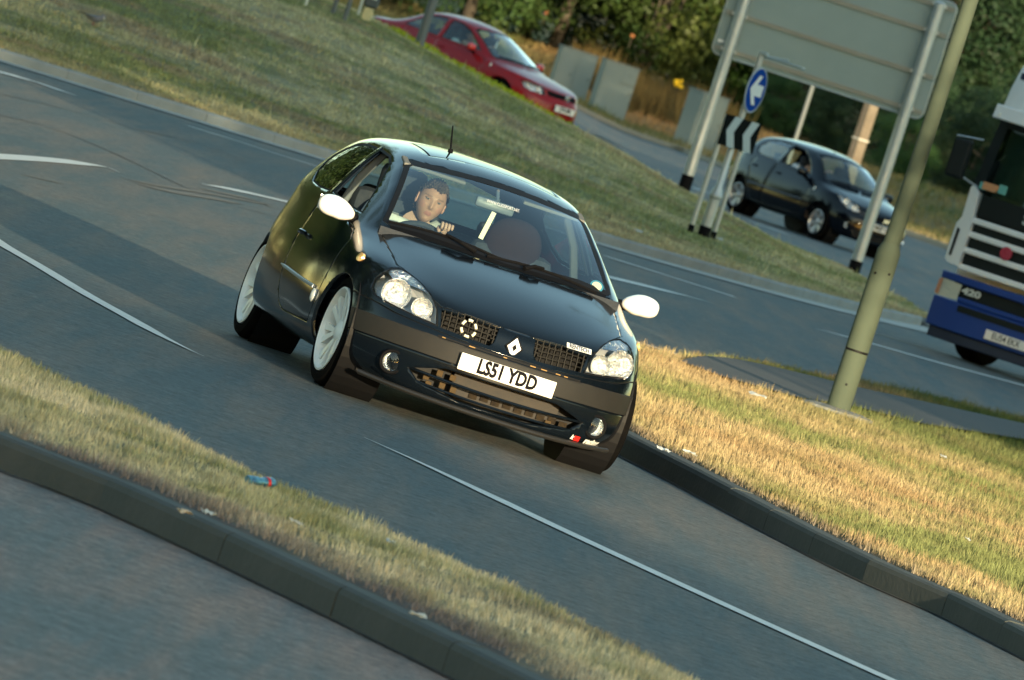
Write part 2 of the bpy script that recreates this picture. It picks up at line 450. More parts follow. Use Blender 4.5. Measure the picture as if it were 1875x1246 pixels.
def seat(root,y,m,x=2.0,wd=.25,z0=.30,z1=.98,head=True,hm=None,name='seat'):
    s=MB(); s.box((x+.15,y,(z0+z1)/2+.02),(.15,wd*2,z1-z0),bev=.06); s.box((x-.15,y,z0+.05),(.52,wd*2,.16),bev=.05)
    o=s.build(name,m,root,smooth=True)
    if head:
        h=MB(); h.box((x+.17,y,z1+.09),(.10,.25,.17),bev=.04); h.tube([(x+.17,y-.06,z1-.03),(x+.17,y-.06,z1+.05)],.007); h.tube([(x+.17,y+.06,z1-.03),(x+.17,y+.06,z1+.05)],.007)
        h.build('headrest',hm or m,o,smooth=True)
    return o
def remap(T,kx,kz,ys=1.,dx=None):
    """stretch a body table: piecewise linear in x and z, factor in y"""
    f=lambda v,k: float(np.interp(v,[a for a,b in k],[b for a,b in k]))
    N=dict(T); N['top']=[[(f(x,kx),y*ys,f(z,kz)) for x,y,z in st] for st in T['top']]
    for s in('front','side','rear'): N[s]=[(o,f(z,kz)) for o,z in T[s]]
    return N
# ---------------------------------------------------------------- the black hatchback
CL_YAW=R_(11.8)
CLIO=empty('hatchback_car',(.0295,43.05,0),0,'black three-door hatchback with white wheels and white door mirrors leaning through the bend','car')
CLIO.rotation_euler=(.0065,0,math.pi/2+CL_YAW)
from mathutils.bvhtree import BVHTree
bm=car_mesh(HATCH,3); lay=bm.faces.layers.int.new('pid')
bvC=BVHTree.FromBMesh(bm)
def ring(poly,proj,ok,idring,idin,w,only=(0,)):
    cut(bm,poly,proj,ok,idring,lay,only); cut(bm,shrink(poly,w),proj,ok,idin,lay,(idring,))
ALL=None
# bumper zones, cut by height in the front/side projections
seamR=[(0,.452),(.28,.457),(.43,.470),(.53,.477),(.60,.482),(.69,.503),(.80,.512)]
def band(lower,upper): return [(a,b) for a,b in lower]+[(a,b) for a,b in upper[::-1]]
full=lambda pts:[(-a,b) for a,b in pts[::-1]]+[p for p in pts if p[0]>0]
bump=full(seamR)+[(.95,.50),(.95,.05),(-.95,.05),(-.95,.50)]
okb=lambda c,n: c.x<.62
cut(bm,bump,'front',okb,16,lay,(0,))
gl=full([(0,.448),(.28,.4525),(.43,.4655),(.53,.4725),(.60,.4775),(.69,.498),(.80,.507)])
cut(bm,gl+[(.95,.50),(.95,.05),(-.95,.05),(-.95,.50)],'front',okb,17,lay,(16,))       # 16 left: the shut line
strip=full([(0,.432),(.28,.434),(.43,.438),(.70,.436),(.84,.430)])
cut(bm,strip+[(.95,.4),(.95,.05),(-.95,.05),(-.95,.4)],'front',okb,18,lay,(17,))     # grey strip
strip2=full([(0,.330),(.25,.334),(.43,.338),(.56,.337),(.70,.335),(.84,.325)])
cut(bm,strip2+[(.95,.3),(.95,.05),(-.95,.05),(-.95,.3)],'front',okb,19,lay,(18,))    # lower bumper
intake=[(.47,.245),(.30,.30),(-.30,.30),(-.47,.245),(-.41,.19),(-.18,.155),(.18,.155),(.41,.19)]
cut(bm,intake,'front',okb,40,lay,(19,))
slot=[(-.37,.440),(-.25,.434),(.25,.434),(.37,.440),(.37,.4475),(.0,.4475),(-.37,.4475)]
for sg in(1,-1):
    grl=[(.095,.574),(.27,.582),(.392,.571),(.376,.484),(.127,.473),(.106,.495)]
    hl=[(.589,.693),(.55,.685),(.514,.672),(.483,.653),(.456,.631),(.432,.602),(.41,.562),(.396,.515),(.389,.484),(.419,.486),(.475,.491),(.534,.498),(.59,.506),(.64,.512),(.683,.524),(.705,.552),(.700,.60),(.676,.64),(.64,.678)]
    if sg<0: grl=mir(grl); hl=mir(hl)
    cut(bm,grl,'front',okfront(.4),40,lay,(0,))
    ring(hl,'front',okfront(.62),30,13 if sg>0 else 14,.006)
# bonnet (seen from above)
bon=[(.083,0),(.090,.093),(.118,.27),(.150,.40),(.20,.447),(.246,.462),(.43,.556),(.52,.607),(.767,.617),(1.0,.634),(1.115,.640),(.99,.42),(.92,.20),(.885,0)]
bonf=bon+[(x,-y) for x,y in bon[::-1] if y>0]
ring(bonf,'top',lambda c,n:n.z>.15 and c.z>.575 and c.x<1.2,30,2,.0045)
# windscreen
ws=[(0,.862),(.2,.868),(.42,.874),(.60,.862),(.622,.875),(.492,1.178),(.465,1.197),(.38,1.207),(.16,1.223),(0,1.227)]
wsf=ws+[(-a,b) for a,b in ws[::-1] if a>0]
ring(wsf,'front',lambda c,n:n.x<-.15 and .85<c.x<1.9,3,4,.022)
cowl=[(0,.845),(.3,.85),(.585,.848),(.59,.862),(.42,.874),(.2,.868),(0,.862)]
cut(bm,cowl+[(-a,b) for a,b in cowl[::-1] if a>0],'front',lambda c,n:.85<c.x<1.25 and n.z>.3,31,lay,(0,))
fw=[(1.36,.872),(1.5,.962),(1.68,1.072),(1.84,1.155),(1.98,1.188),(2.27,1.200),(2.20,.908),(1.8,.882)]
qw=[(2.27,.905),(2.355,1.198),(2.7,1.196),(3.0,1.165),(3.17,1.10),(3.20,1.04),(3.12,.965),(2.95,.912),(2.6,.90)]
for sg,a,b,d in((1,6,40,11),(-1,7,9,12)):
    ring(fw,'side',okside(sg),5,b,.012); ring(qw,'side',okside(sg),5,a,.010)
    door=[(1.16,.27),(1.12,.36),(1.10,.55),(1.12,.74),(1.22,.79),(1.5,.825),(2.28,.868),(2.25,.70),(2.19,.52),(2.09,.38),(1.95,.29),(1.80,.262)]
    ring(door,'side',okside(sg),30,d,.0045)
    for cx in(.77,3.243): cut(bm,circ(cx,.285,.292,32),'side',lambda c,n,s=sg:c.y*s>.42 and c.z<.75,40,lay)
rw=[(-.45,.90),(.45,.90),(.40,1.13),(.2,1.165),(-.2,1.165),(-.40,1.13)]
ring(rw,'front',okback(3.3),5,10,.015)
# sunroof pane
sr=[(1.90,-.36),(1.90,.36),(2.42,.37),(2.42,-.37)]
ring(sr,'top',lambda c,n:c.z>1.1 and n.z>.5,30,15,.014)
tl=[(3.45,.60),(3.80,.60),(3.80,.84),(3.55,.84),(3.47,.76)]
for sg in(1,-1): cut(bm,tl,'side',lambda c,n,s=sg:c.y*s>.40 and c.x>3.3,20 if sg>0 else 21,lay,(0,))
parts=split_parts(bm,lay,{0:('body',M_BLACKPAINT,0,.02),2:('bonnet',M_BLACKPAINT,.0,.01),3:('windscreen_surround',M_RUBBER,.001),4:('windscreen',M_GLASS,0.),
 5:('window_seal',M_RUBBER,-.002),6:('side_window',M_DARKGL,-.004),7:('side_window',M_SIDEGL,-.004),9:('side_window',M_SIDEGL,-.004),10:('rear_window',M_SIDEGL,-.002),
 11:('door',M_BLACKPAINT,0,.012),12:('door',M_BLACKPAINT,0,.012),13:('headlight',M_LENS,-.001),14:('headlight',M_LENS,-.001),15:('sunroof',M_DARKGL,0.),
 16:('bumper_gap',M_RUBBER,-.004),17:('bumper_upper',M_BLACKPAINT,0),18:('bumper_strip',M_PLASTIC,.004,.01),19:('bumper',M_BLACKPAINT,-.002,.02),
 20:('tail_light',M_TAIL,.002),21:('tail_light',M_TAIL,.002),30:('panel_gap',M_RUBBER,-.004),31:('cowl_panel',M_BLKPLA,.002)},CLIO)
bm.free()
# headlight insides
for sg,ob in((1,parts[13]),(-1,parts[14])):
    hs=MB()
    # housing tray behind the lens
    vv=[];
    poly=[(.655,.668),(.585,.686),(.51,.668),(.455,.628),(.415,.565),(.400,.492),(.475,.498),(.59,.512),(.675,.53),(.69,.56),(.685,.61)]
    xs=lambda y,z,d:(surf_x(bvC,y,z)[0] or Vector((.4,0,0))).x+d
    f=[Vector((xs(y,z,.012),y*sg,z)) for y,z in poly]; bk=[Vector((xs(y*.97+.015,z,.085),(y*.97+.015)*sg,z*.98+.012)) for y,z in poly]; n=len(poly)
    hs.add(f+bk,[(i,(i+1)%n,n+(i+1)%n,n+i) for i in range(n)]+[tuple(range(n,2*n))]); hs.build('lamp_housing',M_LAMPIN,ob)
    def bowl(y,z,r,dep,back,name='reflector',mm=M_CHROME,sy=1.,dirv=None):
        h,nn=surf_x(bvC,y,z); dirv=dirv or Vector((-1,.16,.02))
        dv=Vector((dirv.x,dirv.y*sg,dirv.z)).normalized()
        c=Vector((h.x+back,y*sg,z)); M=Matrix.Translation(c)@rot_to(dv)@Matrix.Diagonal((sy,1,1,1))
        b=MB(); b.lathe([(r*1.04,.004),(r,.004),(r*.97,-.003),(r*.86,-dep*.42),(r*.6,-dep*.78),(r*.3,-dep*.95),(r*.12,-dep)],28,M)
        b.lathe([(.014,-dep*.98),(.014,-dep*.3),(.008,-dep*.15),(.0005,-dep*.12)],10,M)
        return b.build(name,mm,ob,smooth=True,angle=60)
    bowl(.598,.570,.073,.055,.026); bowl(.477,.543,.052,.042,.018)
    h,_=surf_x(bvC,.55,.650)
    ind=MB(); pl=[(.463,.622),(.50,.628),(.56,.632),(.625,.632),(.648,.655),(.625,.674),(.588,.684),(.545,.676),(.505,.660)]
    pv=[Vector((xs(y,z,.016),y*sg,z)) for y,z in pl]; m_=len(pl)
    cc=Vector((sum(v.x for v in pv)/m_+.035,sum(v.y for v in pv)/m_,sum(v.z for v in pv)/m_))
    ind.add(pv+[cc],[(i,(i+1)%m_,m_) for i in range(m_)]); ind.build('indicator_reflector',M_CHROME,ob)
# grilles: egg crate bars following the nose
for sg in(1,-1):
    g=MB(); ys=np.arange(.112,.40,.0325)
    def gx(y,z): 
        h,_=surf_x(bvC,y,z); return (h.x if h else .1)
    ztop=lambda y: float(np.interp(y,[.095,.27,.392],[.574,.582,.571])); zbot=lambda y: float(np.interp(y,[.106,.127,.376],[.50,.473,.484]))
    for y in ys:
        if y>.385: continue
        zb,zt=zbot(y)-.004,ztop(y)+.004
        for a in range(4):
            z0=zb+(zt-zb)*a/4; z1=zb+(zt-zb)*(a+1)/4
            xx=(gx(y,z0)+gx(y,z1))/2; g.box((xx+.018,y*sg,(z0+z1)/2),(.020,.0055,(z1-z0)*1.02+.002),M=None)
    for k in range(1,4):
        yy=np.linspace(.10,.388,12)
        for a in range(11):
            y0,y1=yy[a],yy[a+1]; ym=(y0+y1)/2; z=zbot(ym)+(ztop(ym)-zbot(ym))*k/4
            x0,x1=gx(y0,z)+.012,gx(y1,z)+.012
            g.add([(x0,y0*sg,z-.0028),(x0,y0*sg,z+.0028),(x1,y1*sg,z+.0028),(x1,y1*sg,z-.0028),(x0+.02,y0*sg,z-.0028),(x0+.02,y0*sg,z+.0028),(x1+.02,y1*sg,z+.0028),(x1+.02,y1*sg,z-.0028)],[(0,1,2,3),(4,5,1,0),(1,5,6,2),(3,2,6,7)])
    gr=g.build('grille',mat('grille_grey',(.008,.0075,.007),.6,spec=.15),CLIO)
    bk=MB(); bk.add([(.13,.08*sg,.46),(.13,.08*sg,.60),(.23,.42*sg,.60),(.23,.42*sg,.46)],[(0,1,2,3)]); bk.build('grille_backing',M_RUBBER,gr)
# broken chrome ring behind the grille
rg=MB()
for k in range(6):
    a0=2*math.pi*k/6+.25; pts=[]
    for t in np.linspace(0,.62,5):
        a=a0+t; y=.243+.036*math.cos(a); z=.523+.040*math.sin(a); h,_=surf_x(bvC,y,z); pts.append((h.x+.004,y,z))
    rg.tube(pts,.0075,8)
rg.build('ring_emblem',mat('ring_white_metal',(.85,.80,.62),.3,metal=.3),CLIO,smooth=True)
# diamond badge
bd=MB(); bx=.040
bd.prism([(-.047,0),(0,.060),(.047,0),(0,-.060)],.006,Matrix.Translation((bx+.004,.003,.503))@Matrix(((0,0,-1,0),(1,0,0,0),(0,1,0,0),(0,0,0,1)))); bdo=bd.build('badge',M_BLKPLA,CLIO)
bd=MB()
o=[(-.036,0),(0,.050),(.036,0),(0,-.050)]; i_=[(-.013,0),(0,.019),(.013,0),(0,-.019)]
v=[(bx-.005,a+.003,.503+b) for a,b in o]+[(bx-.010,a+.003,.503+b) for a,b in i_]
bd.add(v,[(k,(k+1)%4,4+(k+1)%4,4+k) for k in range(4)]); bd.build('diamond_emblem',mat('emblem_white',(.85,.87,.95),.25,metal=.2),bdo)
# plate, stickers
plate(CLIO,-.012,.004,.362,.505,.086,'LS51 YDD',tilt=R_(-3),fs=.098,sx=.74)
pb=MB(); pb.box((.010,.004,.362),(.02,.49,.075),bev=.004); pb.build('plate_holder',M_BLKPLA,CLIO)
st=MB()
def quadon(bm_,y0,y1,z0,z1,dz,dep,n=6):
    vv=[]
    for k in range(n+1):
        y=y0+(y1-y0)*k/n; dd=dz*k/n
        for z in(z0+dd,z1+dd):
            h,_=surf_x(bvC,y,z); x=h.x if h else .3
            vv.append((x-dep,y,z))
    bm_.add(vv,[(2*k,2*k+1,2*k+3,2*k+2) for k in range(n)])
quadon(st,-.268,-.406,.582,.606,.001,.0035); sto=st.build('bonnet_sticker',M_WHITE,CLIO)
decal(bvC,'RENTECH',.027,-.337,.5945,'lettering',mat('sticker_blue',(.02,.035,.07),.5),sto,depth=.0055,sx=.93,bold=.0008)
st=MB(); quadon(st,-.448,-.482,.150,.176,.0,.008); sto=st.build('bumper_sticker',M_RED,CLIO)
decal(bvC,'racing',.040,-.560,.163,'lettering',M_WHITE,sto,depth=.010,sx=1.0,bold=.003,shear=.3)
decal(bvC,'k',.034,-.434,.164,'lettering',M_WHITE,sto,depth=.010,sx=1.0,bold=.001,shear=.3)
# slot between nose and bumper strip with its gold reflections painted on as flecks
sb=MB(); quadon(sb,.38,-.38,.4385,.4475,0,.0045,20); so_=sb.build('air_slot',M_RUBBER,CLIO)
sb=MB(); r2=random.Random(3)
y=.36
while y>-.36:
    wdt=r2.uniform(.012,.035)
    if r2.random()<.55: (lambda q:(quadon(q,y,y-wdt,.4405,.4455,0,.0065,1),q.build('slot_glint',mat('gold_glints',(.35,.20,.07),.45,metal=.3),so_)))(MB())
    y-=wdt+r2.uniform(.01,.03)
# intake: radiator, brackets, slats
rd=MB(); rd.box((.19,-.06,.235),(.04,.56,.12)); rd.build('radiator',M_RADI,CLIO)
BRK=mat('warm_brackets',(.024,.016,.008),.7,spec=.1,noise=(40,.9,(.008,.006,.005)))
for k in range(9): rd=MB(); rd.box((.165,-.02-.06*k+.12,.205+.004*(k%2)),(.012,.042,.028)); rd.build('cooler_fin',BRK,CLIO)
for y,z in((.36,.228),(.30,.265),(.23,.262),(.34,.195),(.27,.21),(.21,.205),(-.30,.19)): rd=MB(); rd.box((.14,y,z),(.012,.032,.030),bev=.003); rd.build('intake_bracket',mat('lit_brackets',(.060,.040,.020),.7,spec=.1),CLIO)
bk=MB(); bk.box((.24,0,.23),(.02,1.1,.20)); bk.build('intake_backing',M_RUBBER,CLIO)
def fx(y): return .004+.42*y*y+.35*abs(y)**3
for z0,z1,r in((.248,.243,.009),(.196,.205,.008)):
    s=MB(); s.tube([(fx(y)+.008,y,z0-.012*(1-(y/.46)**2)) for y in np.linspace(-.46,.46,19)],r,8,squash=.8); s.build('intake_slat',M_BLACKPAINT,CLIO,smooth=True)
# splitter lip
s=MB(); pts=[(fx(y)+.012+.0*y,y,.128+.02*abs(y/.7)**3) for y in np.linspace(-.66,.66,25)]
s.tube(pts,.022,12,squash=.62); s.build('splitter',mat('satin_black_lip',(.020,.019,.018),.32,spec=.6),CLIO,smooth=True)
# fog lamps
for sg in(1,-1):
    h,_=surf_x(bvC,.543*sg,.246); dv=Vector((-1,.30*sg,0)).normalized(); M=Matrix.Translation(h+Vector((-.004,0,0)))@rot_to(dv)
    f=MB(); f.lathe([(.064,-.02),(.064,.004),(.058,.010),(.050,.008),(.047,-.004)],32,M); fo=f.build('fog_light',M_BLKPLA,CLIO,smooth=True)
    f=MB(); f.lathe([(.046,.004),(.040,-.012),(.022,-.024),(.0005,-.026)],28,M); f.build('fog_reflector',M_CHROME,fo,smooth=True)
    f=MB(); f.lathe([(.046,.0055),(.030,.010),(.0005,.012)],28,M); f.build('fog_lens',M_LENS,fo,smooth=True)
# mirrors
for sg in(1,-1):
    bm2=bmesh.new(); bmesh.ops.create_uvsphere(bm2,u_segments=28,v_segments=18,radius=1)
    for v in bm2.verts:
        p=v.co; sx=math.copysign(abs(p.x)**.75,p.x); sy=math.copysign(abs(p.y)**.8,p.y); sz=math.copysign(abs(p.z)**.8,p.z)
        x=1.36+sx*(.062 if sx<0 else .03); y=.842+sy*.090; z=.862+sz*.056-(.0 if sy>0 else -sy*.012)
        # neck towards the door
        t=max(0,min(1,(.80-y)/.12)); y2=y-t*.05; z=z*(1-t*.62)+(.842-(y2-.78)*-.12)*t*.62
        v.co=Vector((x,y2*sg,z))
    if sg<0: bmesh.ops.reverse_faces(bm2,faces=bm2.faces[:])
    me=bpy.data.meshes.new('door_mirror'); bm2.to_mesh(me); bm2.free(); me.shade_smooth(); me.materials.append(M_WHITEPL); mo=link(bpy.data.objects.new('door_mirror',me),CLIO)
    g=MB(); g.box((1.393,.862*sg,.864),(.004,.125,.075),bev=.001); g.build('mirror_glass',M_CHROME2,mo)
    g=MB(); g.tube([(1.37,.765*sg,.838),(1.37,.71*sg,.828)],[.026,.030],12); g.build('mirror_foot',M_BLKPLA,mo)
# wipers
def onscreen(y,z,off=.02):
    h,n=surf_x(bvC,y,z,.2); return Vector((h.x-off*.6,y,z+off*.6)) if h else Vector((1.,y,z))
for a,b,piv in(((.60,.866),(.03,.864),(.16,.858)),((.10,.858),(-.52,.848),(-.10,.852))):
    s=MB(); pts=[onscreen(a[0]+(b[0]-a[0])*t,a[1]+(b[1]-a[1])*t+.022*math.sin(t*math.pi),.022) for t in np.linspace(0,1,9)]
    s.tube(pts,.008,6); wo=s.build('wiper',M_BLKPLA,CLIO)
    s=MB(); s.tube([onscreen(piv[0],piv[1],.03),onscreen((piv[0]+(a[0]+b[0])/2)/2,.868,.045),pts[4]+Vector((-.008,0,.010))],[.014,.010,.007],8); s.build('wiper_arm',M_BLKPLA,wo)
# aerial, handle, moulding, side repeater
s=MB(); s.tube([(2.35,.168,1.29),(2.355,.170,1.305)],.014,12); s.tube([(2.355,.170,1.30),(2.42,.186,1.425)],[.006,.004],8); s.build('aerial',M_BLKPLA,CLIO,smooth=True)
def side_y(x,z,sg):
    h=bvC.ray_cast(Vector((x,1.5*sg,z)),Vector((0,-sg,0))); return h[0].y if h[0] else .8*sg
for sg,d in((1,parts[11]),(-1,parts[12])):
    s=MB(); s.tube([(x,side_y(x,.44,sg)+.004*sg,.472-.03*(2.2-x)/1.1) for x in np.linspace(2.2,1.22,10)],[.004]+[.009]*8+[.011],8); s.build('door_moulding',mat('bright_moulding',(.50,.54,.55),.3,metal=.4),d,smooth=True)
    s=MB(); M=Matrix.Translation((1.17,side_y(1.17,.405,sg)+.003*sg,.405))@rot_to((0,sg,0)); s.lathe([(.036,-.01),(.036,.004),(.026,.012),(.0005,.015)],24,M); s.build('moulding_disc',mat('pale_disc',(.62,.64,.62),.35),d,smooth=True)
    s=MB(); s.tube([(x,side_y(x,.66,sg)+(.012+.016*math.sin((x-1.98)/.16*math.pi))*sg,.668) for x in np.linspace(1.98,2.14,7)],[.010,.013,.014,.014,.014,.013,.010],8); s.build('door_handle',M_BLACKPAINT,d,smooth=True)
    s=MB(); M=Matrix.Translation((.735,side_y(.735,.675,sg),.675))@rot_to((-.2,sg,.3)); s.lathe([(.026,-.004),(.024,.008),(.0005,.014)],18,M@Matrix.Diagonal((1.5,1,1,1))); s.build('side_repeater',mat('amber_repeater',(.75,.45,.18),.2,coat=1),CLIO,smooth=True)
# wheels, arch liners
for sg in(1,-1):
    wheel(CLIO,.77,.763*sg,.288,.216,.190,sg,'white',steer=R_(4.5),camber=R_(1.6)); wheel(CLIO,3.243,.776*sg,.288,.216,.190,sg,'white',steer=R_(2.5),camber=R_(2.2))
    for cx in(.77,3.243):
        s=MB(); M=Matrix.Translation((cx,.50*sg,.30))@rot_to((0,sg,0))
        s.lathe([(.001,0),(.335,0),(.335,.245)],36,M); s.build('arch_liner',M_RUBBER,CLIO)
s=MB(); s.box((1.95,0,.165),(3.0,1.30,.05)); s.box((.55,0,.30),(.55,.9,.3)); s.build('underbody',M_RUBBER,CLIO)
# cabin
s=MB(); s.box((1.30,0,.74),(.46,1.28,.20),bev=.05); s.box((1.44,.34,.845),(.20,.34,.07),bev=.03); s.box((1.04,0,.55),(.04,1.3,.6)); s.build('dashboard',M_INT,CLIO,smooth=True)
s=MB(); s.box((2.1,0,.27),(2.1,1.36,.04)); s.box((3.25,0,.50),(.5,1.1,.5),bev=.05); s.box((3.30,0,.80),(.35,1.1,.02)); s.build('cabin_floor',M_INT,CLIO)
s=MB(); SW=Matrix.Translation((1.62,.335,.742))@rot_to(Vector((1,0,.45)))
s.tube([SW@Vector((.182*math.cos(a),.182*math.sin(a),0)) for a in np.linspace(0,2*math.pi,33)],.016,8,caps=False); s.tube([SW@Vector((-.17,0,0)),SW@Vector((0,0,-.02)),SW@Vector((.17,0,0))],.014,6); s.tube([SW@Vector((0,.17,0)),SW@Vector((0,0,-.02)),SW@Vector((0,-.17,0))],.014,6); s.lathe([(.06,-.03),(.055,.01),(.0005,.02)],16,SW); s.build('steering_wheel',M_INT,CLIO,smooth=True)
seat(CLIO,.37,M_INT,x=2.12,wd=.24,z1=.97)
seat(CLIO,-.26,M_INT,x=1.95,wd=.23,z1=.90,head=False)
s=MB(); s.lathe([(math.sin(a)**.8*.155,math.cos(a)*.145) for a in np.linspace(.001,math.pi-.001,16)],24,Matrix.Translation((2.07,-.245,.930))@Matrix.Diagonal((.45,1,1,1))); s.build('headrest',M_SEATRED,CLIO,smooth=True)
s=MB(); s.box((2.95,.0,.68),(.14,1.1,.42),bev=.05)
for y in(.33,-.33): s.box((2.98,y,.93),(.09,.22,.12),bev=.035)
s.build('rear_bench',M_INT,CLIO,smooth=True)
s=MB(); s.box((1.50,.026,1.112),(.03,.21,.056),bev=.014); s.tube([(1.50,.02,1.14),(1.57,.02,1.19)],.010,8); s.build('rear_view_mirror',mat('mirror_shell',(.10,.12,.14),.4),CLIO,smooth=True)
for y in(.33,-.33):
    s=MB(); s.box((1.80,y,1.185),(.14,.34,.018),bev=.006,M=Matrix.Rotation(R_(-12),4,'Y')); s.build('sun_visor',mat('visor_grey',(.14,.14,.13),.8),CLIO)
s=MB(); s.tube([(1.86,-.02-.15,1.232),(1.86,-.02+.15,1.232)],.012,8); s.build('roof_console',mat('console_tan',(.30,.22,.15),.5),CLIO)
decal(bvC,'WWW.CLIOSPORT.NET',.021,.0,1.128,'screen_lettering',M_WHITE,parts[4],depth=.006,sx=.80)
s=MB(); h,_=surf_x(bvC,-.535,.889,.2); M=Matrix.Translation(h+Vector((-.004,0,.004)))@rot_to((-.9,0,.75)); s.lathe([(.036,0),(.026,.0008)],20,M); tdx=s.build('tax_disc',mat('disc_teal',(.03,.16,.24),.5),parts[4])
s=MB(); s.lathe([(.026,.0010),(.0005,.0012)],20,M); s.build('disc_paper',mat('disc_pale',(.40,.42,.33),.6),tdx)
for sg in(1,-1):
    s=MB(); s.tube([(2.25,.655*sg,.84),(2.27,.60*sg,1.02),(2.30,.50*sg,1.19)],.022,8,squash=.5); s.build('door_pillar_trim',mat('pillar_grey',(.11,.12,.13),.7),CLIO,smooth=True)
def clio_w(p): return Matrix.Translation(CLIO.location)@CLIO.rotation_euler.to_matrix().to_4x4()@Vector(p)
# pale strip hanging under the mirror
s=MB(); s.prism([(-.0125,0),(.0125,0),(.0125,.152),(-.0125,.152)],.003); o=s.build('hanging_strip',mat('cream_card',(.75,.66,.46),.6),None); o.location=clio_w((1.46,.052,.932)); o.rotation_euler=(R_(90),R_(-14+0),CL_YAW)
o.rotation_euler=(Matrix.Rotation(CL_YAW,4,'Z')@Matrix.Rotation(R_(10),4,'Y')@Matrix.Rotation(R_(90),4,'X')).to_euler()
tag(o,'narrow cream strip hanging below the rear-view mirror of the black hatchback','strip')
# ---------------------------------------------------------------- ground, roads, verges
def vnoise(x,y,s,seed=0,oct=3):
    r=np.random.default_rng(seed); out=np.zeros_like(x); amp=1;tot=0
    for o in range(oct):
        for k in range(5):
            a=r.uniform(0,2*np.pi); f=s*(2**o)*r.uniform(.7,1.5); p=r.uniform(0,6.28); q=r.uniform(0,6.28)
            out+=amp*np.sin(f*(x*np.cos(a)+y*np.sin(a))+p+1.3*np.sin(f*.6*(y*np.cos(a)-x*np.sin(a))+q))
        tot+=amp*2.2; amp*=.6
    return out/tot
def fargz(x,y):
    """the far carriageway climbs a little to the left"""
    sx=np.clip((1.5-x)/3.0,0,1); sy=np.clip((y-131)/14,0,1)
    return .33*sx*sx*(3-2*sx)*sy*sy*(3-2*sy)
def hsv(n): return n
# base ground out to the horizon
b=MB(); b.add([(-2500,-800,-.35),(2500,-800,-.35),(2500,3500,-.35),(-2500,3500,-.35)],[(0,1,2,3)])
o=b.build('ground',mat('meadow',(.07,.075,.03),.95,spec=.1,noise=(.05,.8,(.11,.09,.04)))); tag(o,kind='structure')
# asphalt sheet
def asphalt(name,c1,c2,c3):
    m=bpy.data.materials.new(name); m.use_nodes=True; n=m.node_tree.nodes; l=m.node_tree.links; p=n['Principled BSDF']; p.inputs['Roughness'].default_value=.78; p.inputs['Specular IOR Level'].default_value=.35
    tc=n.new('ShaderNodeTexCoord')
    def noi(sc_,det,vec=None,rough=.6):
        t=n.new('ShaderNodeTexNoise'); t.inputs['Scale'].default_value=sc_; t.inputs['Detail'].default_value=det; t.inputs['Roughness'].default_value=rough; l.new(vec or tc.outputs['Object'],t.inputs['Vector']); return t.outputs[0]
    def ramp(src,a,b_):
        r=n.new('ShaderNodeMapRange'); r.inputs[1].default_value=a; r.inputs[2].default_value=b_; l.new(src,r.inputs[0]); return r.outputs[0]
    def mix(f,a,b_):
        x=n.new('ShaderNodeMix'); x.data_type='RGBA'; l.new(f,x.inputs[0])
        for s_,i in((a,6),(b_,7)):
            if isinstance(s_,tuple): x.inputs[i].default_value=(*s_,1)
            else: l.new(s_,x.inputs[i])
        return x.outputs[2]
    at=n.new('ShaderNodeAttribute'); at.attribute_name='tint'
    big=ramp(noi(.35,6),.35,.68)
    c=mix(big,c1,c2)
    mp=n.new('ShaderNodeMapping'); mp.inputs['Rotation'].default_value=(0,0,R_(-18)); mp.inputs['Scale'].default_value=(2.6,.16,1); l.new(tc.outputs['Object'],mp.inputs[0])
    stk=ramp(noi(1.0,7,mp.outputs[0],.65),.42,.70)
    c=mix(stk,c,c3)  # brown streaks for wear, also painted in for sunlit stretches of road
    fine=ramp(noi(26,8,None,.88),.38,.64)
    dk=n.new('ShaderNodeMix'); dk.data_type='RGBA'; dk.blend_type='MULTIPLY'; dk.inputs[0].default_value=1
    g=n.new('ShaderNodeMapRange'); g.inputs[3].default_value=.45; g.inputs[4].default_value=1.60; l.new(fine,g.inputs[0])
    l.new(c,dk.inputs[6]); l.new(g.outputs[0],dk.inputs[7])
    gm=n.new('ShaderNodeMapRange'); gm.inputs[3].default_value=.74; gm.inputs[4].default_value=1.30; l.new(ramp(noi(7.,6,None,.8),.38,.64),gm.inputs[0])
    d2=n.new('ShaderNodeMix'); d2.data_type='RGBA'; d2.blend_type='MULTIPLY'; d2.inputs[0].default_value=1; l.new(dk.outputs[2],d2.inputs[6]); l.new(gm.outputs[0],d2.inputs[7]); dk=d2
    mu=n.new('ShaderNodeMix'); mu.data_type='RGBA'; mu.blend_type='MULTIPLY'; mu.inputs[0].default_value=1; l.new(dk.outputs[2],mu.inputs[6]); l.new(at.outputs['Color'],mu.inputs[7])
    l.new(mu.outputs[2],p.inputs['Base Color'])
    bp=n.new('ShaderNodeBump'); bp.inputs['Strength'].default_value=.7; bp.inputs['Distance'].default_value=.006; l.new(noi(90,4,None,.7),bp.inputs['Height']); l.new(bp.outputs[0],p.inputs['Normal'])
    return m
M_ASPH=asphalt('worn_sunlit_asphalt',(.062,.096,.106),(.088,.108,.112),(.165,.135,.110))
nx,ny=150,400
xs=np.linspace(-60,60,nx); xs=np.sign(xs)*np.abs(xs/60)**1.6*60; ys=20+np.linspace(0,1,ny)**1.7*235
X,Y=np.meshgrid(xs,ys); Z=fargz(X,Y)
V=np.c_[X.ravel(),Y.ravel(),Z.ravel()]
i=np.arange(nx*ny).reshape(ny,nx); F=np.c_[i[:-1,:-1].ravel(),i[:-1,1:].ravel(),i[1:,1:].ravel(),i[1:,:-1].ravel()]
ct=np.ones((len(V),3)); 
nkl=[G(*p,0) for p in [(-400,690),(-120,812),(0,865),(120,905),(300,985),(450,1058),(600,1130),(820,1240),(950,1305),(1200,1440)]]
nearside=V[:,1]<np.interp(V[:,0],[p.x for p in nkl],[p.y for p in nkl])-.02
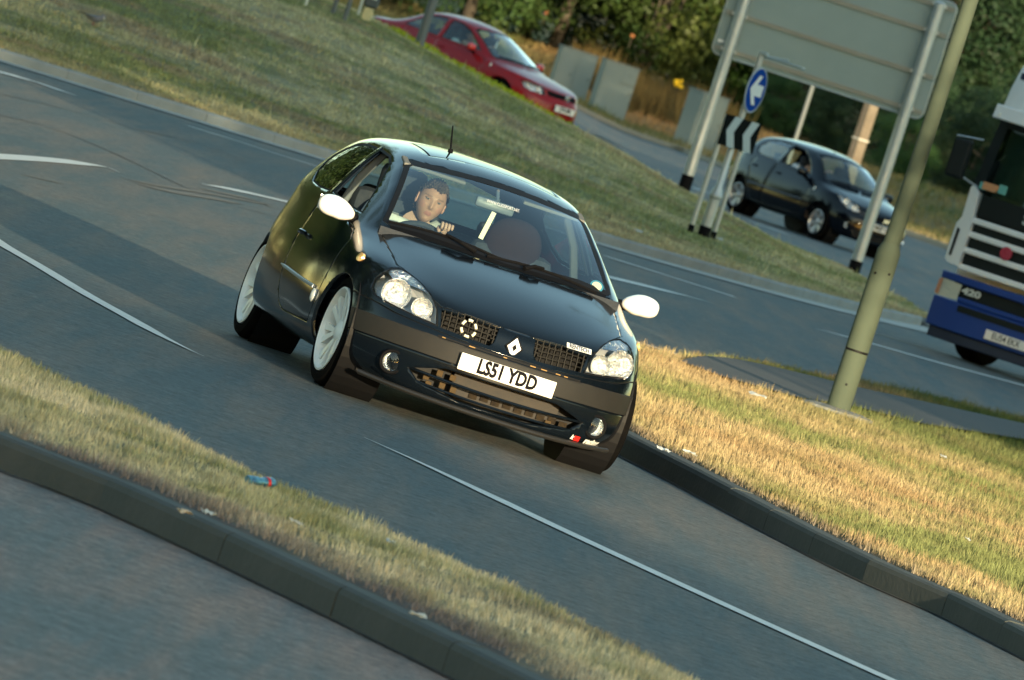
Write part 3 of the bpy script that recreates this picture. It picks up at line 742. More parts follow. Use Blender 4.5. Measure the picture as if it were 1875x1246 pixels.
ct[nearside]=(2.15,1.48,1.28)      # the older, browner surfacing of the nearest carriageway
o=arr_mesh('road',V,F,M_ASPH,None,ct,smooth=True); tag(o,kind='structure')
b=MB(); b.add([(-60,-60,-.01),(60,-60,-.01),(60,20.0,-.01),(-60,20.0,-.01)],[(0,1,2,3)]); o=b.build('near_road',mat('near_asphalt',(.100,.104,.106),.85,noise=(.5,.6,(.128,.118,.112)),bump=(90,.5,.005))); tag(o,kind='structure')
M_PAINT=mat('road_paint',(.74,.75,.72),.7,spec=.3,noise=(9,.6,(.50,.50,.47)))
M_PAINT2=mat('worn_road_paint',(.40,.37,.30),.8,spec=.2,noise=(30,1.0,(.10,.10,.10)))
M_CONC=mat('concrete_channel',(.46,.46,.42),.85,noise=(3,.7,(.30,.30,.28)),bump=(40,.4,.004))
def strip_px(name,pts,width,m,z=.006,taper=(0,0),world=False,kind='structure',parent=None,side=0):
    """a painted band of real width along ground points given as photograph points"""
    W=[Vector((p[0],p[1],0)) if world else G(*p,0) for p in pts]
    # resample
    out=[];n=len(W)
    for k in range(n-1):
        for t in np.linspace(0,1,7)[:-1]: out.append(W[k].lerp(W[k+1],t))
    out.append(W[-1]); N=len(out)
    # smooth
    for _ in range(4):
        out=[out[0]]+[(out[k-1]+out[k]*2+out[k+1])/4 for k in range(1,N-1)]+[out[-1]]
    L=[0]
    for k in range(1,N): L.append(L[-1]+(out[k]-out[k-1]).length)
    vv=[]
    for k,p in enumerate(out):
        d=(out[min(k+1,N-1)]-out[max(k-1,0)]); d.z=0; d.normalize(); s_=Vector((-d.y,d.x,0)); wd=width
        if taper[0] and L[k]<taper[0]: wd*=max(.05,L[k]/taper[0])
        if taper[1] and L[-1]-L[k]<taper[1]: wd*=max(.05,(L[-1]-L[k])/taper[1])
        zz=float(fargz(np.array(p.x),np.array(p.y)))+z
        for q in (-.5,.5):
            a=p+s_*wd*(q+side*.5); vv.append((a.x,a.y,zz))
    b=MB(); b.add(vv,[(2*k,2*k+1,2*k+3,2*k+2) for k in range(N-1)]); o=b.build(name,m,parent); tag(o,kind=kind); return o
strip_px('road_line',[(-60,405),(0,448),(69,487),(154,539),(231,581),(289,614),(347,643),(374,655)],.12,M_PAINT,taper=(0,1.1))
strip_px('road_line',[(666,803),(751,841),(846,885),(1016,966),(1320,1107),(1621,1243),(1760,1305)],.125,M_PAINT,taper=(1.6,0))
strip_px('road_line',[(-60,286),(0,288),(80,293),(150,300),(196,307),(220,318)],.15,M_PAINT,taper=(0,1.6))
strip_px('road_line',[(368,338),(450,353),(530,372),(620,392)],.15,M_PAINT,taper=(1.2,0))
strip_px('road_line',[(-40,122),(0,133),(60,149),(122,171)],.30,M_PAINT)
strip_px('road_line',[(345,232),(430,258),(500,281),(590,309)],.15,M_PAINT)
strip_px('road_line',[(1100,505),(1180,524),(1250,541),(1304,556)],.26,M_PAINT,taper=(0,1.5))
strip_px('road_line',[(1494,603),(1540,615),(1592,629),(1700,660),(1800,687),(1900,714)],.22,M_PAINT,taper=(1.5,0))
strip_px('road_line',[(1108,470),(1200,499),(1345,545)],.30,M_PAINT)
strip_px('road_line',[(1575,603),(1700,640),(1800,668),(1900,697)],.22,M_PAINT2)
strip_px('road_line',[(1690,610),(1800,640),(1900,668)],.30,M_PAINT2)
strip_px('road_line',[(1198,638),(1225,646),(1250,656)],.30,M_PAINT)
strip_px('road_line',[(1205,650),(1225,655),(1240,660)],.15,M_PAINT)
strip_px('road_line',[(1080,255),(1115,265),(1152,275)],.85,M_PAINT,taper=(0,9))
strip_px('road_line',[(1370,405),(1405,417),(1442,430)],.30,M_PAINT)
strip_px('road_line',[(1250,338),(1275,346),(1290,352)],.30,M_PAINT)
for k,(pp,wd) in enumerate([([(205,322),(260,336),(330,347),(410,360),(500,378)],.10),([(230,333),(300,350),(380,362),(450,376)],.14),([(360,345),(420,357),(470,368),(505,384)],.12),([(30,318),(80,330),(120,338)],.10)]):
    strip_px('scuffed_paint',pp,wd,mat('scuffed_road_paint',(.17,.15,.125),.9,noise=(7,1.0,(.10,.10,.10))),z=.005,taper=(.8,.8))
# tar joints: thin dark sealed seams in the surface
M_TAR=mat('tar_seam',(.075,.078,.080),.85,noise=(2.,1.0,(.105,.11,.11)))
for pp in([(0,212),(90,232),(180,268),(260,305),(340,345),(430,378),(520,402)],[(0,173),(60,186),(150,208),(250,238),(340,255),(460,300)],[(1120,478),(1300,523),(1500,585),(1640,620),(1875,690)]):
    strip_px('tar_seam',pp,.035,M_TAR,z=.004)
# island
near_w=np.array([(-40,80),(-24,84),(-16,87),(-10,88.6),(-6,90.4),(-2.5,93),(.66,95.2),(2.56,98.8),(4.0,103),(4.84,107)])
far_w=np.array([(-40,172),(-24,165),(-16,156),(-10,148),(-6,143),(-2.5,139),(.66,135.5),(2.56,131),(4.1,126.5),(4.90,110)])
sil=np.array([(-1400,500),(-1100,497),(-430,488),(-305,460),(-181,433),(-69,413),(98,383),(204,355),(300,341),(425,319),(540,297),(640,277),(718,256)],float)
NU,NV=140,70
tu=np.linspace(0,1,NU); un=np.linspace(0,1,len(near_w))
na=np.c_[np.interp(tu,un,near_w[:,0]),np.interp(tu,un,near_w[:,1])]; fa=np.c_[np.interp(tu,un,far_w[:,0]),np.interp(tu,un,far_w[:,1])]
for _ in range(6):
    for A in(na,fa): A[1:-1]=(A[:-2]+2*A[1:-1]+A[2:])/4
vvv=np.linspace(0,1,NV); PX=na[:,None,0]*(1-vvv)+fa[:,None,0]*vvv; PY=na[:,None,1]*(1-vvv)+fa[:,None,1]*vvv
bump_=np.sin(np.pi*np.clip(vvv,0,1)**1.8)
base=.115
def appZ(x,y,z): return 562-FPX/y*(CAM_H-z), FPX*x/y
hcs=[]
for u in range(NU):
    best=None
    for hc in np.linspace(0,2.2,111):
        z=base+hc*bump_; az,ax=appZ(PX[u],PY[u],z); k=az.argmax(); t=np.interp(ax[k],sil[:,0],sil[:,1])
        e=abs(az[k]-t)
        if best is None or e<best[0]: best=(e,hc)
    hcs.append(best[1])
hcs=np.array(hcs)
for _ in range(12): hcs[1:-1]=(hcs[:-2]+2*hcs[1:-1]+hcs[2:])/4
PZ=base+hcs[:,None]*bump_+.02*vnoise(PX,PY,.9,4)*np.minimum(1,vvv*8)*np.minimum(1,(1-vvv)*8)
V=np.c_[PX.ravel(),PY.ravel(),PZ.ravel()]
i=np.arange(NU*NV).reshape(NU,NV); F=np.c_[i[:-1,:-1].ravel(),i[1:,:-1].ravel(),i[1:,1:].ravel(),i[:-1,1:].ravel()]
def turf(x,y,seed,dry,green,brown):
    a=vnoise(x,y,.55,seed)[:,None]; b_=vnoise(x,y,2.6,seed+1)[:,None]; c=vnoise(x,y,9.,seed+2)[:,None]
    f=np.clip(.5+.9*a+.5*b_+.35*c,0,1); col_=np.array(green)*(1-f)+np.array(dry)*f
    g=np.clip((vnoise(x,y,1.4,seed+5)[:,None]-.25)*2.2,0,1)*.7; return col_*(1-g)+np.array(brown)*g
IS_D,IS_G,IS_B=(.38,.36,.22),(.185,.215,.095),(.27,.215,.145)
def island_col(x,y):
    c=1.18*turf(x,y,11,IS_D,IS_G,IS_B)*(1+.22*vnoise(x,y,16.,19)[:,None]+.15*vnoise(x*3,y,5.,29)[:,None])
    # straw-coloured band along the kerb
    d=y-np.interp(x,na[:,0],na[:,1]); f=np.clip(1-d/4.5,0,1)[:,None]; return c*(1-.6*f)+np.array((.40,.33,.20))*.6*f
M_TURF=mat('turf_soil',attr='tint',rough=.95,spec=.1,noise=(14,.4,(.06,.06,.03)),bump=(12,.8,.05))
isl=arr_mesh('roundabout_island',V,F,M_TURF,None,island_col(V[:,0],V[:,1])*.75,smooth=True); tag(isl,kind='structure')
from mathutils.kdtree import KDTree
def island_z(x,y):
    d=(V_[:,0]-x)**2+(V_[:,1]-y)**2; return float(V_[d.argmin(),2])
V_=V.copy()
# ---- kerbs: individual stones along a polyline
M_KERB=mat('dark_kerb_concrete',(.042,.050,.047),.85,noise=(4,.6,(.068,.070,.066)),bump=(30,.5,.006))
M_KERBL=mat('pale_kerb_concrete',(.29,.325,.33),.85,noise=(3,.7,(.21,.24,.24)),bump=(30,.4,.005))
def kerb(name,pts,h,wd,m,inward,stone=.914,gap=.007,bev=.012,z0=0.,mx=60):
    """stones laid along pts (front bottom line); inward=+1: the stones lie to the left of the direction of travel"""
    P=[Vector((p[0],p[1],0)) for p in pts]
    # arc-length sampling
    S=[0]
    for k in range(1,len(P)): S.append(S[-1]+(P[k]-P[k-1]).length)
    def at(s):
        s=max(0,min(S[-1],s)); k=max(0,min(len(P)-2,int(np.searchsorted(S,s))-1)); return P[k].lerp(P[k+1],(s-S[k])/(S[k+1]-S[k]))
    e=empty(name,at(0)); del_=None; e['kind']='structure'
    n=min(mx,int(S[-1]/stone)); shared=None; r2=random.Random(len(pts)*7+int(S[-1]))
    for k in range(n):
        a,b_=at(k*stone),at((k+1)*stone); d=(b_-a); ang=math.atan2(d.y,d.x)
        if shared is None:
            # profile across: front bottom, front top with rounded arris, back
            q=MB(); pr=[(0,-.12),(0,h-.03),(.008,h-.010),(.028,h),(wd,h),(wd,-.12)]; L=stone-gap; hh=len(pr)
            vv=[(x_,y_*inward,z_) for x_ in(0,L) for y_,z_ in pr]
            q.add(vv,[tuple(range(hh)),tuple(range(hh,2*hh))[::-1]]+[(j,(j+1)%hh,hh+(j+1)%hh,hh+j) for j in range(hh)]); ob=q.build('kerb_stone',m,e); shared=ob.data
        else: ob=link(bpy.data.objects.new('kerb_stone',shared),e)
        ob.location=a-e.location+Vector((0,0,z0+r2.uniform(-.003,.003))); ob.rotation_euler=(0,0,ang+r2.uniform(-.003,.003))
    return e
def dens(pts,n=8):
    out=[]
    P=[Vector((p[0],p[1],0)) for p in pts]
    for k in range(len(P)-1):
        for t in range(n): out.append(P[k].lerp(P[k+1],t/n))
    out.append(P[-1]); N=len(out)
    for _ in range(10): out=[out[0]]+[(out[k-1]+out[k]*2+out[k+1])/4 for k in range(1,N-1)]+[out[-1]]
    return out
isl_front=[(x,y-.14) for x,y in na if x>-13]
kerb('island_kerb',dens(isl_front,1),.12,.14,M_KERBL,1)
ch=[(x,y) for x,y in na if x>-13]
strip_px('concrete_channel',[(x,y-.62) for x,y in ch[::4]],.85,M_CONC,z=.010,world=True)
# near verge (bottom left)
nk=[(-120,812),(0,865),(120,905),(300,985),(450,1058),(600,1130),(820,1240),(950,1305),(1200,1440)]
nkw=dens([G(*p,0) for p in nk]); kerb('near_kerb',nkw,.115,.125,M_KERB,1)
nf=[(-120,575),(0,632),(150,702),(300,772),(450,857),(540,895),(650,937),(760,985),(900,1052),(1100,1145),(1300,1250),(1420,1310)]
nfw=dens([G(*p,.125) for p in nf])
def off(pts,d,inward=1):
    out=[]
    for k,p in enumerate(pts):
        t=(pts[min(k+1,len(pts)-1)]-pts[max(k-1,0)]).normalized(); out.append(p+Vector((-t.y,t.x,0))*d*inward)
    return out
kb=off(nkw,.125)
def sheet(name,A,B,zA,zB,m,colf,nv=24,crown=0.,zn=.01):
    """surface between two polylines"""
    n=160
    def rs(P):
        S=[0]
        for k in range(1,len(P)): S.append(S[-1]+(P[k]-P[k-1]).length)
        t=np.linspace(0,S[-1],n); return np.c_[np.interp(t,S,[p.x for p in P]),np.interp(t,S,[p.y for p in P])]
    a,b_=rs(A),rs(B); v=np.linspace(0,1,nv)
    x=a[:,None,0]*(1-v)+b_[:,None,0]*v; y=a[:,None,1]*(1-v)+b_[:,None,1]*v; z=zA*(1-v)+zB*v+crown*np.sin(np.pi*v)+0*x
    ed=np.minimum(1,np.minimum(v,1-v)*6); z=z+zn*vnoise(x,y,2.,9)*ed
    V=np.c_[x.ravel(),y.ravel(),z.ravel()]; i=np.arange(n*nv).reshape(n,nv); F=np.c_[i[:-1,:-1].ravel(),i[1:,:-1].ravel(),i[1:,1:].ravel(),i[:-1,1:].ravel()]
    o=arr_mesh(name,V,F,m,None,colf(V[:,0],V[:,1]),smooth=True); tag(o,kind='structure'); return (x,y,z)
def dist_to(P,x,y):
    q=np.array([(p.x,p.y) for p in P]); out=np.full(len(x),1e9)
    for a,b_ in q: out=np.minimum(out,(x-a)**2+((y-b_)*.999)**2)
    return np.sqrt(out)
def soil(c,P,x,y,w,seed,colr):
    f=np.clip(1.3-dist_to(P,x,y)/w+.5*vnoise(x,y,3.,seed),0,1)[:,None]; return c*(1-f)+np.array(colr)*f
def nv_col(x,y):
    c=turf(x,y,31,(.56,.47,.31),(.27,.26,.125),(.26,.21,.165)); P=[a.lerp(b_,t) for a,b_ in zip(kb[:-1],kb[1:]) for t in(0,.5)]
    return soil(c*(1+.25*vnoise(x,y,22.,63)[:,None]),P,x,y,.34,15,(.17,.14,.13))
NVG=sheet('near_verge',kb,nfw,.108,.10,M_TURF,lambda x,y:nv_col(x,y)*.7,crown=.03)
b=MB(); vv=[]
for p in nfw: vv+=[(p.x,p.y,.10),(p.x-.02,p.y+.10,-.02)]
b.add(vv,[(2*k,2*k+1,2*k+3,2*k+2) for k in range(len(nfw)-1)]); o=b.build('verge_edging',M_KERB); tag(o,kind='structure')
def gutter(P,nm,kx_=1):
    q=off(P,-.018); strip_px(nm,[(p.x,p.y) for p in q[::3]],.04,mat('gutter_shadow',(.018,.018,.019),.9,noise=(9,.9,(.05,.05,.045))),z=.005,world=True)  # dark gutter strip painted in for the shadow at the kerb base
gutter(nkw,'gutter_shadow_line')
# right verge
rk=[(1010,762),(1075,802),(1130,835),(1200,868),(1300,922),(1450,1003),(1600,1078),(1720,1127),(1875,1208),(2000,1275)]
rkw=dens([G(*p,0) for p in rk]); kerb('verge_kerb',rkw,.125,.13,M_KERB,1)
gutter(rkw,'gutter_shadow_line')
rf=[(1120,622),(1160,630),(1200,638),(1245,650),(1290,651),(1345,655),(1400,664),(1470,680),(1530,691),(1610,703),(1700,722),(1780,742),(1875,765),(1990,790)]
rfw=dens([G(*p,.11) for p in rf])
GOLD,GRN,BRN=(.32,.245,.138),(.15,.168,.068),(.27,.18,.098)
rkw2=off(rkw,.13); rkw2=[a.lerp(b_,t) for a,b_ in zip(rkw2[:-1],rkw2[1:]) for t in(0,.25,.5,.75)]
def rv_col(x,y):
    c=turf(x,y,51,GOLD,GRN,BRN); c=soil(c,rkw2,x,y,.16,16,(.14,.115,.09))
    f=np.clip((y-(55.5+.0*x))/6.,0,1)[:,None]*np.clip((x-1.6)/.6,0,1)[:,None]   # green strip beside the path with its shadow band painted in
    g=np.clip(.6+.6*vnoise(x,y,1.1,77),0,1)[:,None]
    c=c*(1-f*g)+np.array((.085,.12,.04))*f*g; return c*(1+.28*vnoise(x,y,18.,64)[:,None]+.15*vnoise(x,y,6.,65)[:,None])
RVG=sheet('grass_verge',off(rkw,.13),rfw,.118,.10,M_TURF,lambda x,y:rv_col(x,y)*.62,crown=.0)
# tarmac footpath across the verge
pa=[(1244,660),(1280,651),(1334,654),(1400,667),(1501,691),(1567,708),(1684,733),(1875,775),(1990,800)]
pb_=[(1244,660),(1275,671),(1317,687),(1392,708),(1467,729),(1559,742),(1592,750),(1684,775),(1768,787),(1875,804),(1990,822)]
A=dens([G(*p,.135) for p in pa]);B=dens([G(*p,.135) for p in pb_])
PTH=sheet('footpath',B,A,.133,.133,mat('path_tarmac',(.050,.053,.058),.9,noise=(20,.6,(.075,.075,.08)),bump=(80,.5,.004)),lambda x,y:np.ones((len(x),3)),nv=8,zn=.0)
# ---- grass blades
M_BLADE=mat('grass_blade',attr='tint',rough=.8,spec=.15)
def sample_sheet(S,n,seed,wfun=None):
    x,y,z=S; r=np.random.default_rng(seed)
    a=np.abs((x[1:,:-1]-x[:-1,:-1])*(y[:-1,1:]-y[:-1,:-1])-(y[1:,:-1]-y[:-1,:-1])*(x[:-1,1:]-x[:-1,:-1]))
    if wfun is not None: a=a*wfun(x[:-1,:-1],y[:-1,:-1])
    c=np.cumsum(a.ravel()); c/=c[-1]; k=np.searchsorted(c,r.random(n)); iu,iv=np.unravel_index(k,a.shape); s,t=r.random(n),r.random(n)
    f=lambda A: (A[iu,iv]*(1-s)+A[iu+1,iv]*s)*(1-t)+(A[iu,iv+1]*(1-s)+A[iu+1,iv+1]*s)*t
    return f(x),f(y),f(z)
def blades(name,x,y,z,h,wd,colr,seed,lean=.5,label=None,parent=None):
    r=np.random.default_rng(seed); n=len(x); a=r.uniform(0,2*np.pi,n); hh=h*r.uniform(.35,1.2,n)*np.clip(1+.55*vnoise(x,y,7. if wd<.02 else 2.5,seed+40)+.35*vnoise(x,y,24. if wd<.02 else 6.,seed+41),.15,2.2); la=r.uniform(0,lean,n)*hh; lb=r.uniform(0,2*np.pi,n)
    w_=wd*r.uniform(.6,1.3,n)
    p0=np.c_[x-np.cos(a)*w_/2,y-np.sin(a)*w_/2,z-.008]; p1=np.c_[x+np.cos(a)*w_/2,y+np.sin(a)*w_/2,z-.008]; p2=np.c_[x+np.cos(lb)*la,y+np.sin(lb)*la,z+hh]
    V=np.stack([p0,p1,p2],1).reshape(-1,3); F=np.arange(3*n).reshape(-1,3)
    c=colr*r.uniform(.7,1.3,(n,1))
    C=np.repeat(c,3,axis=0); C=np.clip(C,0,1)
    o=arr_mesh(name,V,F,M_BLADE,parent,C); tag(o,kind='stuff')
    if label: tag(o,label,'grass')
    return o
x,y,z=sample_sheet(NVG,70000,1); k=(rng.random(len(x))>np.clip(.45+.9*vnoise(x,y,2.2,61),0,.9)*.55)&(dist_to([a.lerp(b_,t) for a,b_ in zip(kb[:-1],kb[1:]) for t in(0,.5)],x,y)>.05+.10*rng.random(len(x))); x,y,z=x[k],y[k],z[k]
blades('grass',x,y,z,.030,.007,nv_col(x,y)*1.15,2,.7,'short dry mottled grass on the narrow verge at lower left')
def inpath(x,y):
    # inside the quad strip between the two path edges, tested by nearest centre line distance
    ctr=[((A[0].lerp(A[-1],0)),0)]
    a=np.array([[p.x,p.y] for p in A]); b2=np.array([[p.x,p.y] for p in B]); n=60
    def rs(P):
        s=np.r_[0,np.cumsum(np.hypot(*np.diff(P,axis=0).T))]; t=np.linspace(0,s[-1],n); return np.c_[np.interp(t,s,P[:,0]),np.interp(t,s,P[:,1])]
    a,b2=rs(a),rs(b2); poly=np.vstack([a,b2[::-1]]); c=np.zeros(len(x),bool); j=len(poly)-1
    for i in range(len(poly)):
        xi,yi=poly[i];xj,yj=poly[j]
        with np.errstate(divide='ignore',invalid='ignore'): c^=((yi>y)!=(yj>y))&(x<(xj-xi)*(y-yi)/(yj-yi)+xi)
        j=i
    return c
x,y,z=sample_sheet(RVG,190000,3,lambda X,Y:1/(Y/45)**1.2); k=(~inpath(x,y))&(dist_to(rkw2,x,y)>.16*rng.random(len(x))); x,y,z=x[k],y[k],z[k]; blades('grass',x,y,z,.046,.007,rv_col(x,y)*1.12,4,.7,'golden dry grass on the verge right of the black hatchback')
ISL=(PX,PY,PZ)
x,y,z=sample_sheet(ISL,330000,5,lambda X,Y:((X>-9)&(Y<140)).astype(float)); blades('grass',x,y,z,.032,.022,island_col(x,y)*1.1,6,1.2,'olive and straw coloured grass covering the mounded roundabout island')
# taller tufts that break the far crest and kerb lines
x,y,z=sample_sheet(ISL,3500,8,lambda X,Y:((X>-9)&(Y<140)).astype(float)); blades('tall_grass',x,y,z,.11,.02,island_col(x,y)*1.2,9,.5,'taller seeding tufts standing out of the roundabout grass')
# ---------------------------------------------------------------- people at the wheel
M_SKIN=mat('skin',attr='tint',rough=.55,spec=.35)
M_HAIR=mat('dark_brown_hair',(.030,.018,.012),.7,noise=(60,.6,(.06,.035,.02)))
M_SHIRT=mat('pale_shirt',(.50,.50,.46),.85,noise=(14,.5,(.38,.38,.35)))
M_SHIRT2=mat('grey_white_shirt',(.55,.58,.60),.85)
def skin_mesh(verts,edges,radii,root=0,lev=1):
    me=bpy.data.meshes.new('sk'); me.from_pydata([tuple(v) for v in verts],edges,[]); o=bpy.data.objects.new('sk',me); col.objects.link(o)
    md=o.modifiers.new('s','SKIN'); md.use_smooth_shade=True
    for k,r in enumerate(radii):
        d=me.skin_vertices[0].data[k]; d.radius=(r,r) if not isinstance(r,tuple) else r; d.use_root=(k==root)
    s=o.modifiers.new('ss','SUBSURF'); s.levels=lev; s.render_levels=lev
    dg=bpy.context.evaluated_depsgraph_get(); out=bpy.data.meshes.new_from_object(o.evaluated_get(dg)); V=[v.co.copy() for v in out.vertices]; F=[tuple(p.vertices) for p in out.polygons]
    bpy.data.objects.remove(o); bpy.data.meshes.remove(me); bpy.data.meshes.remove(out); return V,F
def head_shape(nu=72,nv=54,hair=False,seed=1):
    V=[];C=[]; r=np.random.default_rng(seed)
    g=lambda a,b:math.exp(-(a/b)**2)
    for j in range(nv+1):
        th=math.pi*j/nv
        for i in range(nu):
            ph=2*math.pi*i/nu
            sx,sy,sz=math.sin(th)*math.sin(ph),math.sin(th)*math.cos(ph),math.cos(th)
            x,y,z=sx*.075,sy*.094,sz*.116
            if sz<0:
                t=-sz; x*=1-.36*t**1.5
                if sy<0: y*=1-.40*t
                else: y*=1-.04*t
            if sz>.2: x*=1+.03*sz
            c=(.33,.185,.135)
            if sy>0:
                y*=.955
                f=min(1,sy*2)
                nose=.0
                if -.045<z<.035: nose=.022*g(x,.0095)*max(0,min(1,(.034-z)/.05))*(1 if z>-.024 else max(0,1-(-.024-z)/.014))
                nose+=.006*g(x,.017)*g(z+.020,.010)
                sock=-.010*g(abs(x)-.031,.015)*g(z-.016,.011)
                brow=.0080*g(abs(x)-.026,.024)*g(z-.034,.009)
                lip=.0050*g(x,.024)*(g(z+.049,.0045)+g(z+.060,.005))-.002*g(x,.026)*g(z+.0545,.0025)
                chin=.009*g(x,.028)*g(z+.092,.016); chk=.005*g(abs(x)-.042,.020)*g(z+.018,.022)
                y+=f*(nose+sock+brow+lip+chin+chk)
                if g(x,.025)*max(g(z+.0495,.005),g(z+.060,.005))>.42: c=(.27,.12,.10)
                if abs(z-.0345-.10*max(0,abs(x)-.045)*-1)<.0042 and .013<abs(x)<.052: c=(.17,.10,.07)
                if g(abs(x)-.031,.013)*g(z-.016,.007)>.45: c=(.30,.17,.13)
                if z<-.035 and not c[0]<.45: c=(.26,.15,.115)
                if g(abs(x)-.05,.018)*g(z+.02,.02)>.4: c=(.37,.185,.14)
            if hair:
                nn=Vector((sx,sy,sz)); n_=.004+.006*math.sin(41*sx+3*sz)*math.sin(37*sz+5*sy)+.007*r.random()
                x+=sx*n_;y+=sy*n_;z+=sz*n_*1.25
            V.append((x,y,z)); C.append(c)
    F=[]
    for j in range(nv):
        for i in range(nu):
            F.append((j*nu+i,j*nu+(i+1)%nu,(j+1)*nu+(i+1)%nu,(j+1)*nu+i))
    return V,F,C
def make_driver(label,shirt,headpos,fwd,up,group=None):
    """seated figure in car coordinates: x rearwards, y to the driver's side, z up"""
    root=empty('person',(0,0,0),0,label,'person',group)
    hx,hy,hz=headpos; y0=hy+.075
    P=[(hx+.13,y0,.40),(hx+.17,y0,.58),(hx+.14,y0-.01,.76),(hx+.08,hy+.03,hz-.16),(hx+.04,hy+.012,hz-.09),
       (hx+.12,y0+.165,hz-.150),(hx-.05,y0+.25,hz-.37),(hx-.37,y0+.14,hz-.22),(hx-.44,y0+.12,hz-.19),
       (hx+.12,y0-.165,hz-.165),(hx-.10,y0-.22,hz-.30),(hx-.385,hy-.025,hz-.115),(hx-.435,hy-.018,hz-.088),
       (hx+.05,y0+.10,.36),(hx-.38,y0+.13,.46),(hx-.62,y0+.12,.24),(hx-.70,y0+.12,.20),
       (hx+.05,y0-.10,.36),(hx-.38,y0-.13,.46),(hx-.62,y0-.12,.24),(hx-.70,y0-.12,.20)]
    E=[(0,1),(1,2),(2,3),(3,4),(2,5),(5,6),(6,7),(7,8),(2,9),(9,10),(10,11),(11,12),(0,13),(13,14),(14,15),(15,16),(0,17),(17,18),(18,19),(19,20)]
    Rr=[.13,.125,.13,.058,.052,.062,.043,.030,.030,.062,.043,.030,.030,.085,.062,.045,.04,.085,.062,.045,.04]
    V,F=skin_mesh(P,E,Rr)
    C=[(.38,.23,.17)]*len(V)
    # hands: palm + five finger chains closed over the rim
    for sg,w in((1,Vector(P[8])),(-1,Vector(P[12]))):
        base=w+Vector((-.02,0,.0)); hv=[];he=[];hr=[]
        hv.append(base);hr.append((.030,.022)); hv.append(base+Vector((-.045,0,.012)));hr.append((.036,.020)); he.append((0,1))
        V2,F2=skin_mesh(hv,he,hr)
        o0=len(V);V+=V2;F+=[tuple(q+o0 for q in f) for f in F2];C+=[(.40,.245,.185)]*len(V2)
        for k,ln in enumerate((.040,.046,.043,.034)):
            oy=(-.027+.018*k); b0=base+Vector((-.055,oy*sg,.016)); f1=b0+Vector((-ln*.55,0,.004)); f2=f1+Vector((-ln*.25,0,-ln*.45)); f3=f2+Vector((ln*.28,0,-ln*.35))
            V2,F2=skin_mesh([b0,f1,f2,f3],[(0,1),(1,2),(2,3)],[.0100,.0092,.0082,.0072]); o0=len(V);V+=V2;F+=[tuple(q+o0 for q in f) for f in F2];C+=[(.40,.245,.185)]*len(V2)
        t0=base+Vector((-.02,-.026*sg,-.004)); V2,F2=skin_mesh([t0,t0+Vector((-.028,-.012*sg,-.012)),t0+Vector((-.05,-.004*sg,-.026))],[(0,1),(1,2)],[.012,.0105,.009]); o0=len(V);V+=V2;F+=[tuple(q+o0 for q in f) for f in F2];C+=[(.40,.24,.18)]*len(V2)
    f_=Vector(fwd).normalized(); u_=Vector(up); u_=(u_-f_*u_.dot(f_)).normalized(); r_=f_.cross(u_).normalized()
    HM=Matrix(((r_.x,f_.x,u_.x,hx),(r_.y,f_.y,u_.y,hy),(r_.z,f_.z,u_.z,hz),(0,0,0,1)))
    hv,hf,hc=head_shape(); o0=len(V); V+=[HM@Vector(v) for v in hv]; F+=[tuple(q+o0 for q in f) for f in hf]; C+=hc
    def ell(c,r,colr,n=10):
        global _
        b=MB(); b.lathe([(math.sin(a)*1.,math.cos(a)) for a in np.linspace(0.01,math.pi-.01,n)],n+2); o0=len(V)
        for v in b.v: V.append(HM@Vector((c[0]+v[0]*r[0],c[1]+v[1]*r[1],c[2]+v[2]*r[2]))); C.append(colr)
        F.extend([tuple(q+o0 for q in f) for f in b.f])
    for sg in(1,-1):
        ell((sg*.076,-.004,-.002),(.009,.018,.030),(.42,.22,.17)); ell((sg*.031,.0765,.0155),(.0115,.010,.0045),(.28,.24,.22)); ell((sg*.031,.0832,.0150),(.0048,.0045,.0042),(.03,.035,.035))
        ell((sg*.031,.0795,.0215),(.0150,.010,.0032),(.30,.17,.13))
    me=bpy.data.meshes.new('body'); me.from_pydata([tuple(v) for v in V],[],F); a=me.color_attributes.new('tint','FLOAT_COLOR','POINT'); cc=np.ones((len(V),4),np.float32); cc[:,:3]=C; a.data.foreach_set('color',cc.ravel()); me.shade_smooth(); me.materials.append(M_SKIN)
    link(bpy.data.objects.new('body',me),root)
    # hair: scalp shell with a hairline
    hv,hf,_c=head_shape(hair=True,seed=5); keep=[]
    for f in hf:
        m_=[sum(hv[q][k] for q in f)/4 for k in range(3)]
        line=(.070+.006*math.sin(90*m_[0])-.9*max(0,abs(m_[0])-.048)) if m_[1]>.02 else (-.005 if m_[1]>-.025 else -.065)
        if m_[2]>line: keep.append(f)
    me=bpy.data.meshes.new('hair'); me.from_pydata([tuple(HM@(Vector(v)*1.02)) for v in hv],[],keep); me.materials.append(M_HAIR); o=link(bpy.data.objects.new('hair',me),root)
    # shirt: torso and short sleeves
    i=[0,1,2,5,6,9,10]; S=[P[0],P[1],P[2],tuple(Vector(P[3])+Vector((.03,.02,-.030))),P[5],tuple(Vector(P[5]).lerp(Vector(P[6]),.75)),P[9],tuple(Vector(P[9]).lerp(Vector(P[10]),.75))]
    V3,F3=skin_mesh(S,[(0,1),(1,2),(2,3),(2,4),(4,5),(2,6),(6,7)],[.15,.145,.155,.082,.098,.072,.098,.072])
    me=bpy.data.meshes.new('shirt'); me.from_pydata([tuple(v) for v in V3],[],F3); me.shade_smooth(); me.materials.append(shirt); link(bpy.data.objects.new('shirt',me),root)
    b=MB(); b.tube([(hx+.10,y0+.20,hz-.12),(hx+.0,y0+.115,hz-.15),(hx+.0,y0-.02,hz-.33),(hx+.03,y0-.16,hz-.55)],.024,6,squash=.2); b.build('seat_belt',M_BLKPLA,root)
    return root
CLM=Matrix.Translation(CLIO.location)@CLIO.rotation_euler.to_matrix().to_4x4()
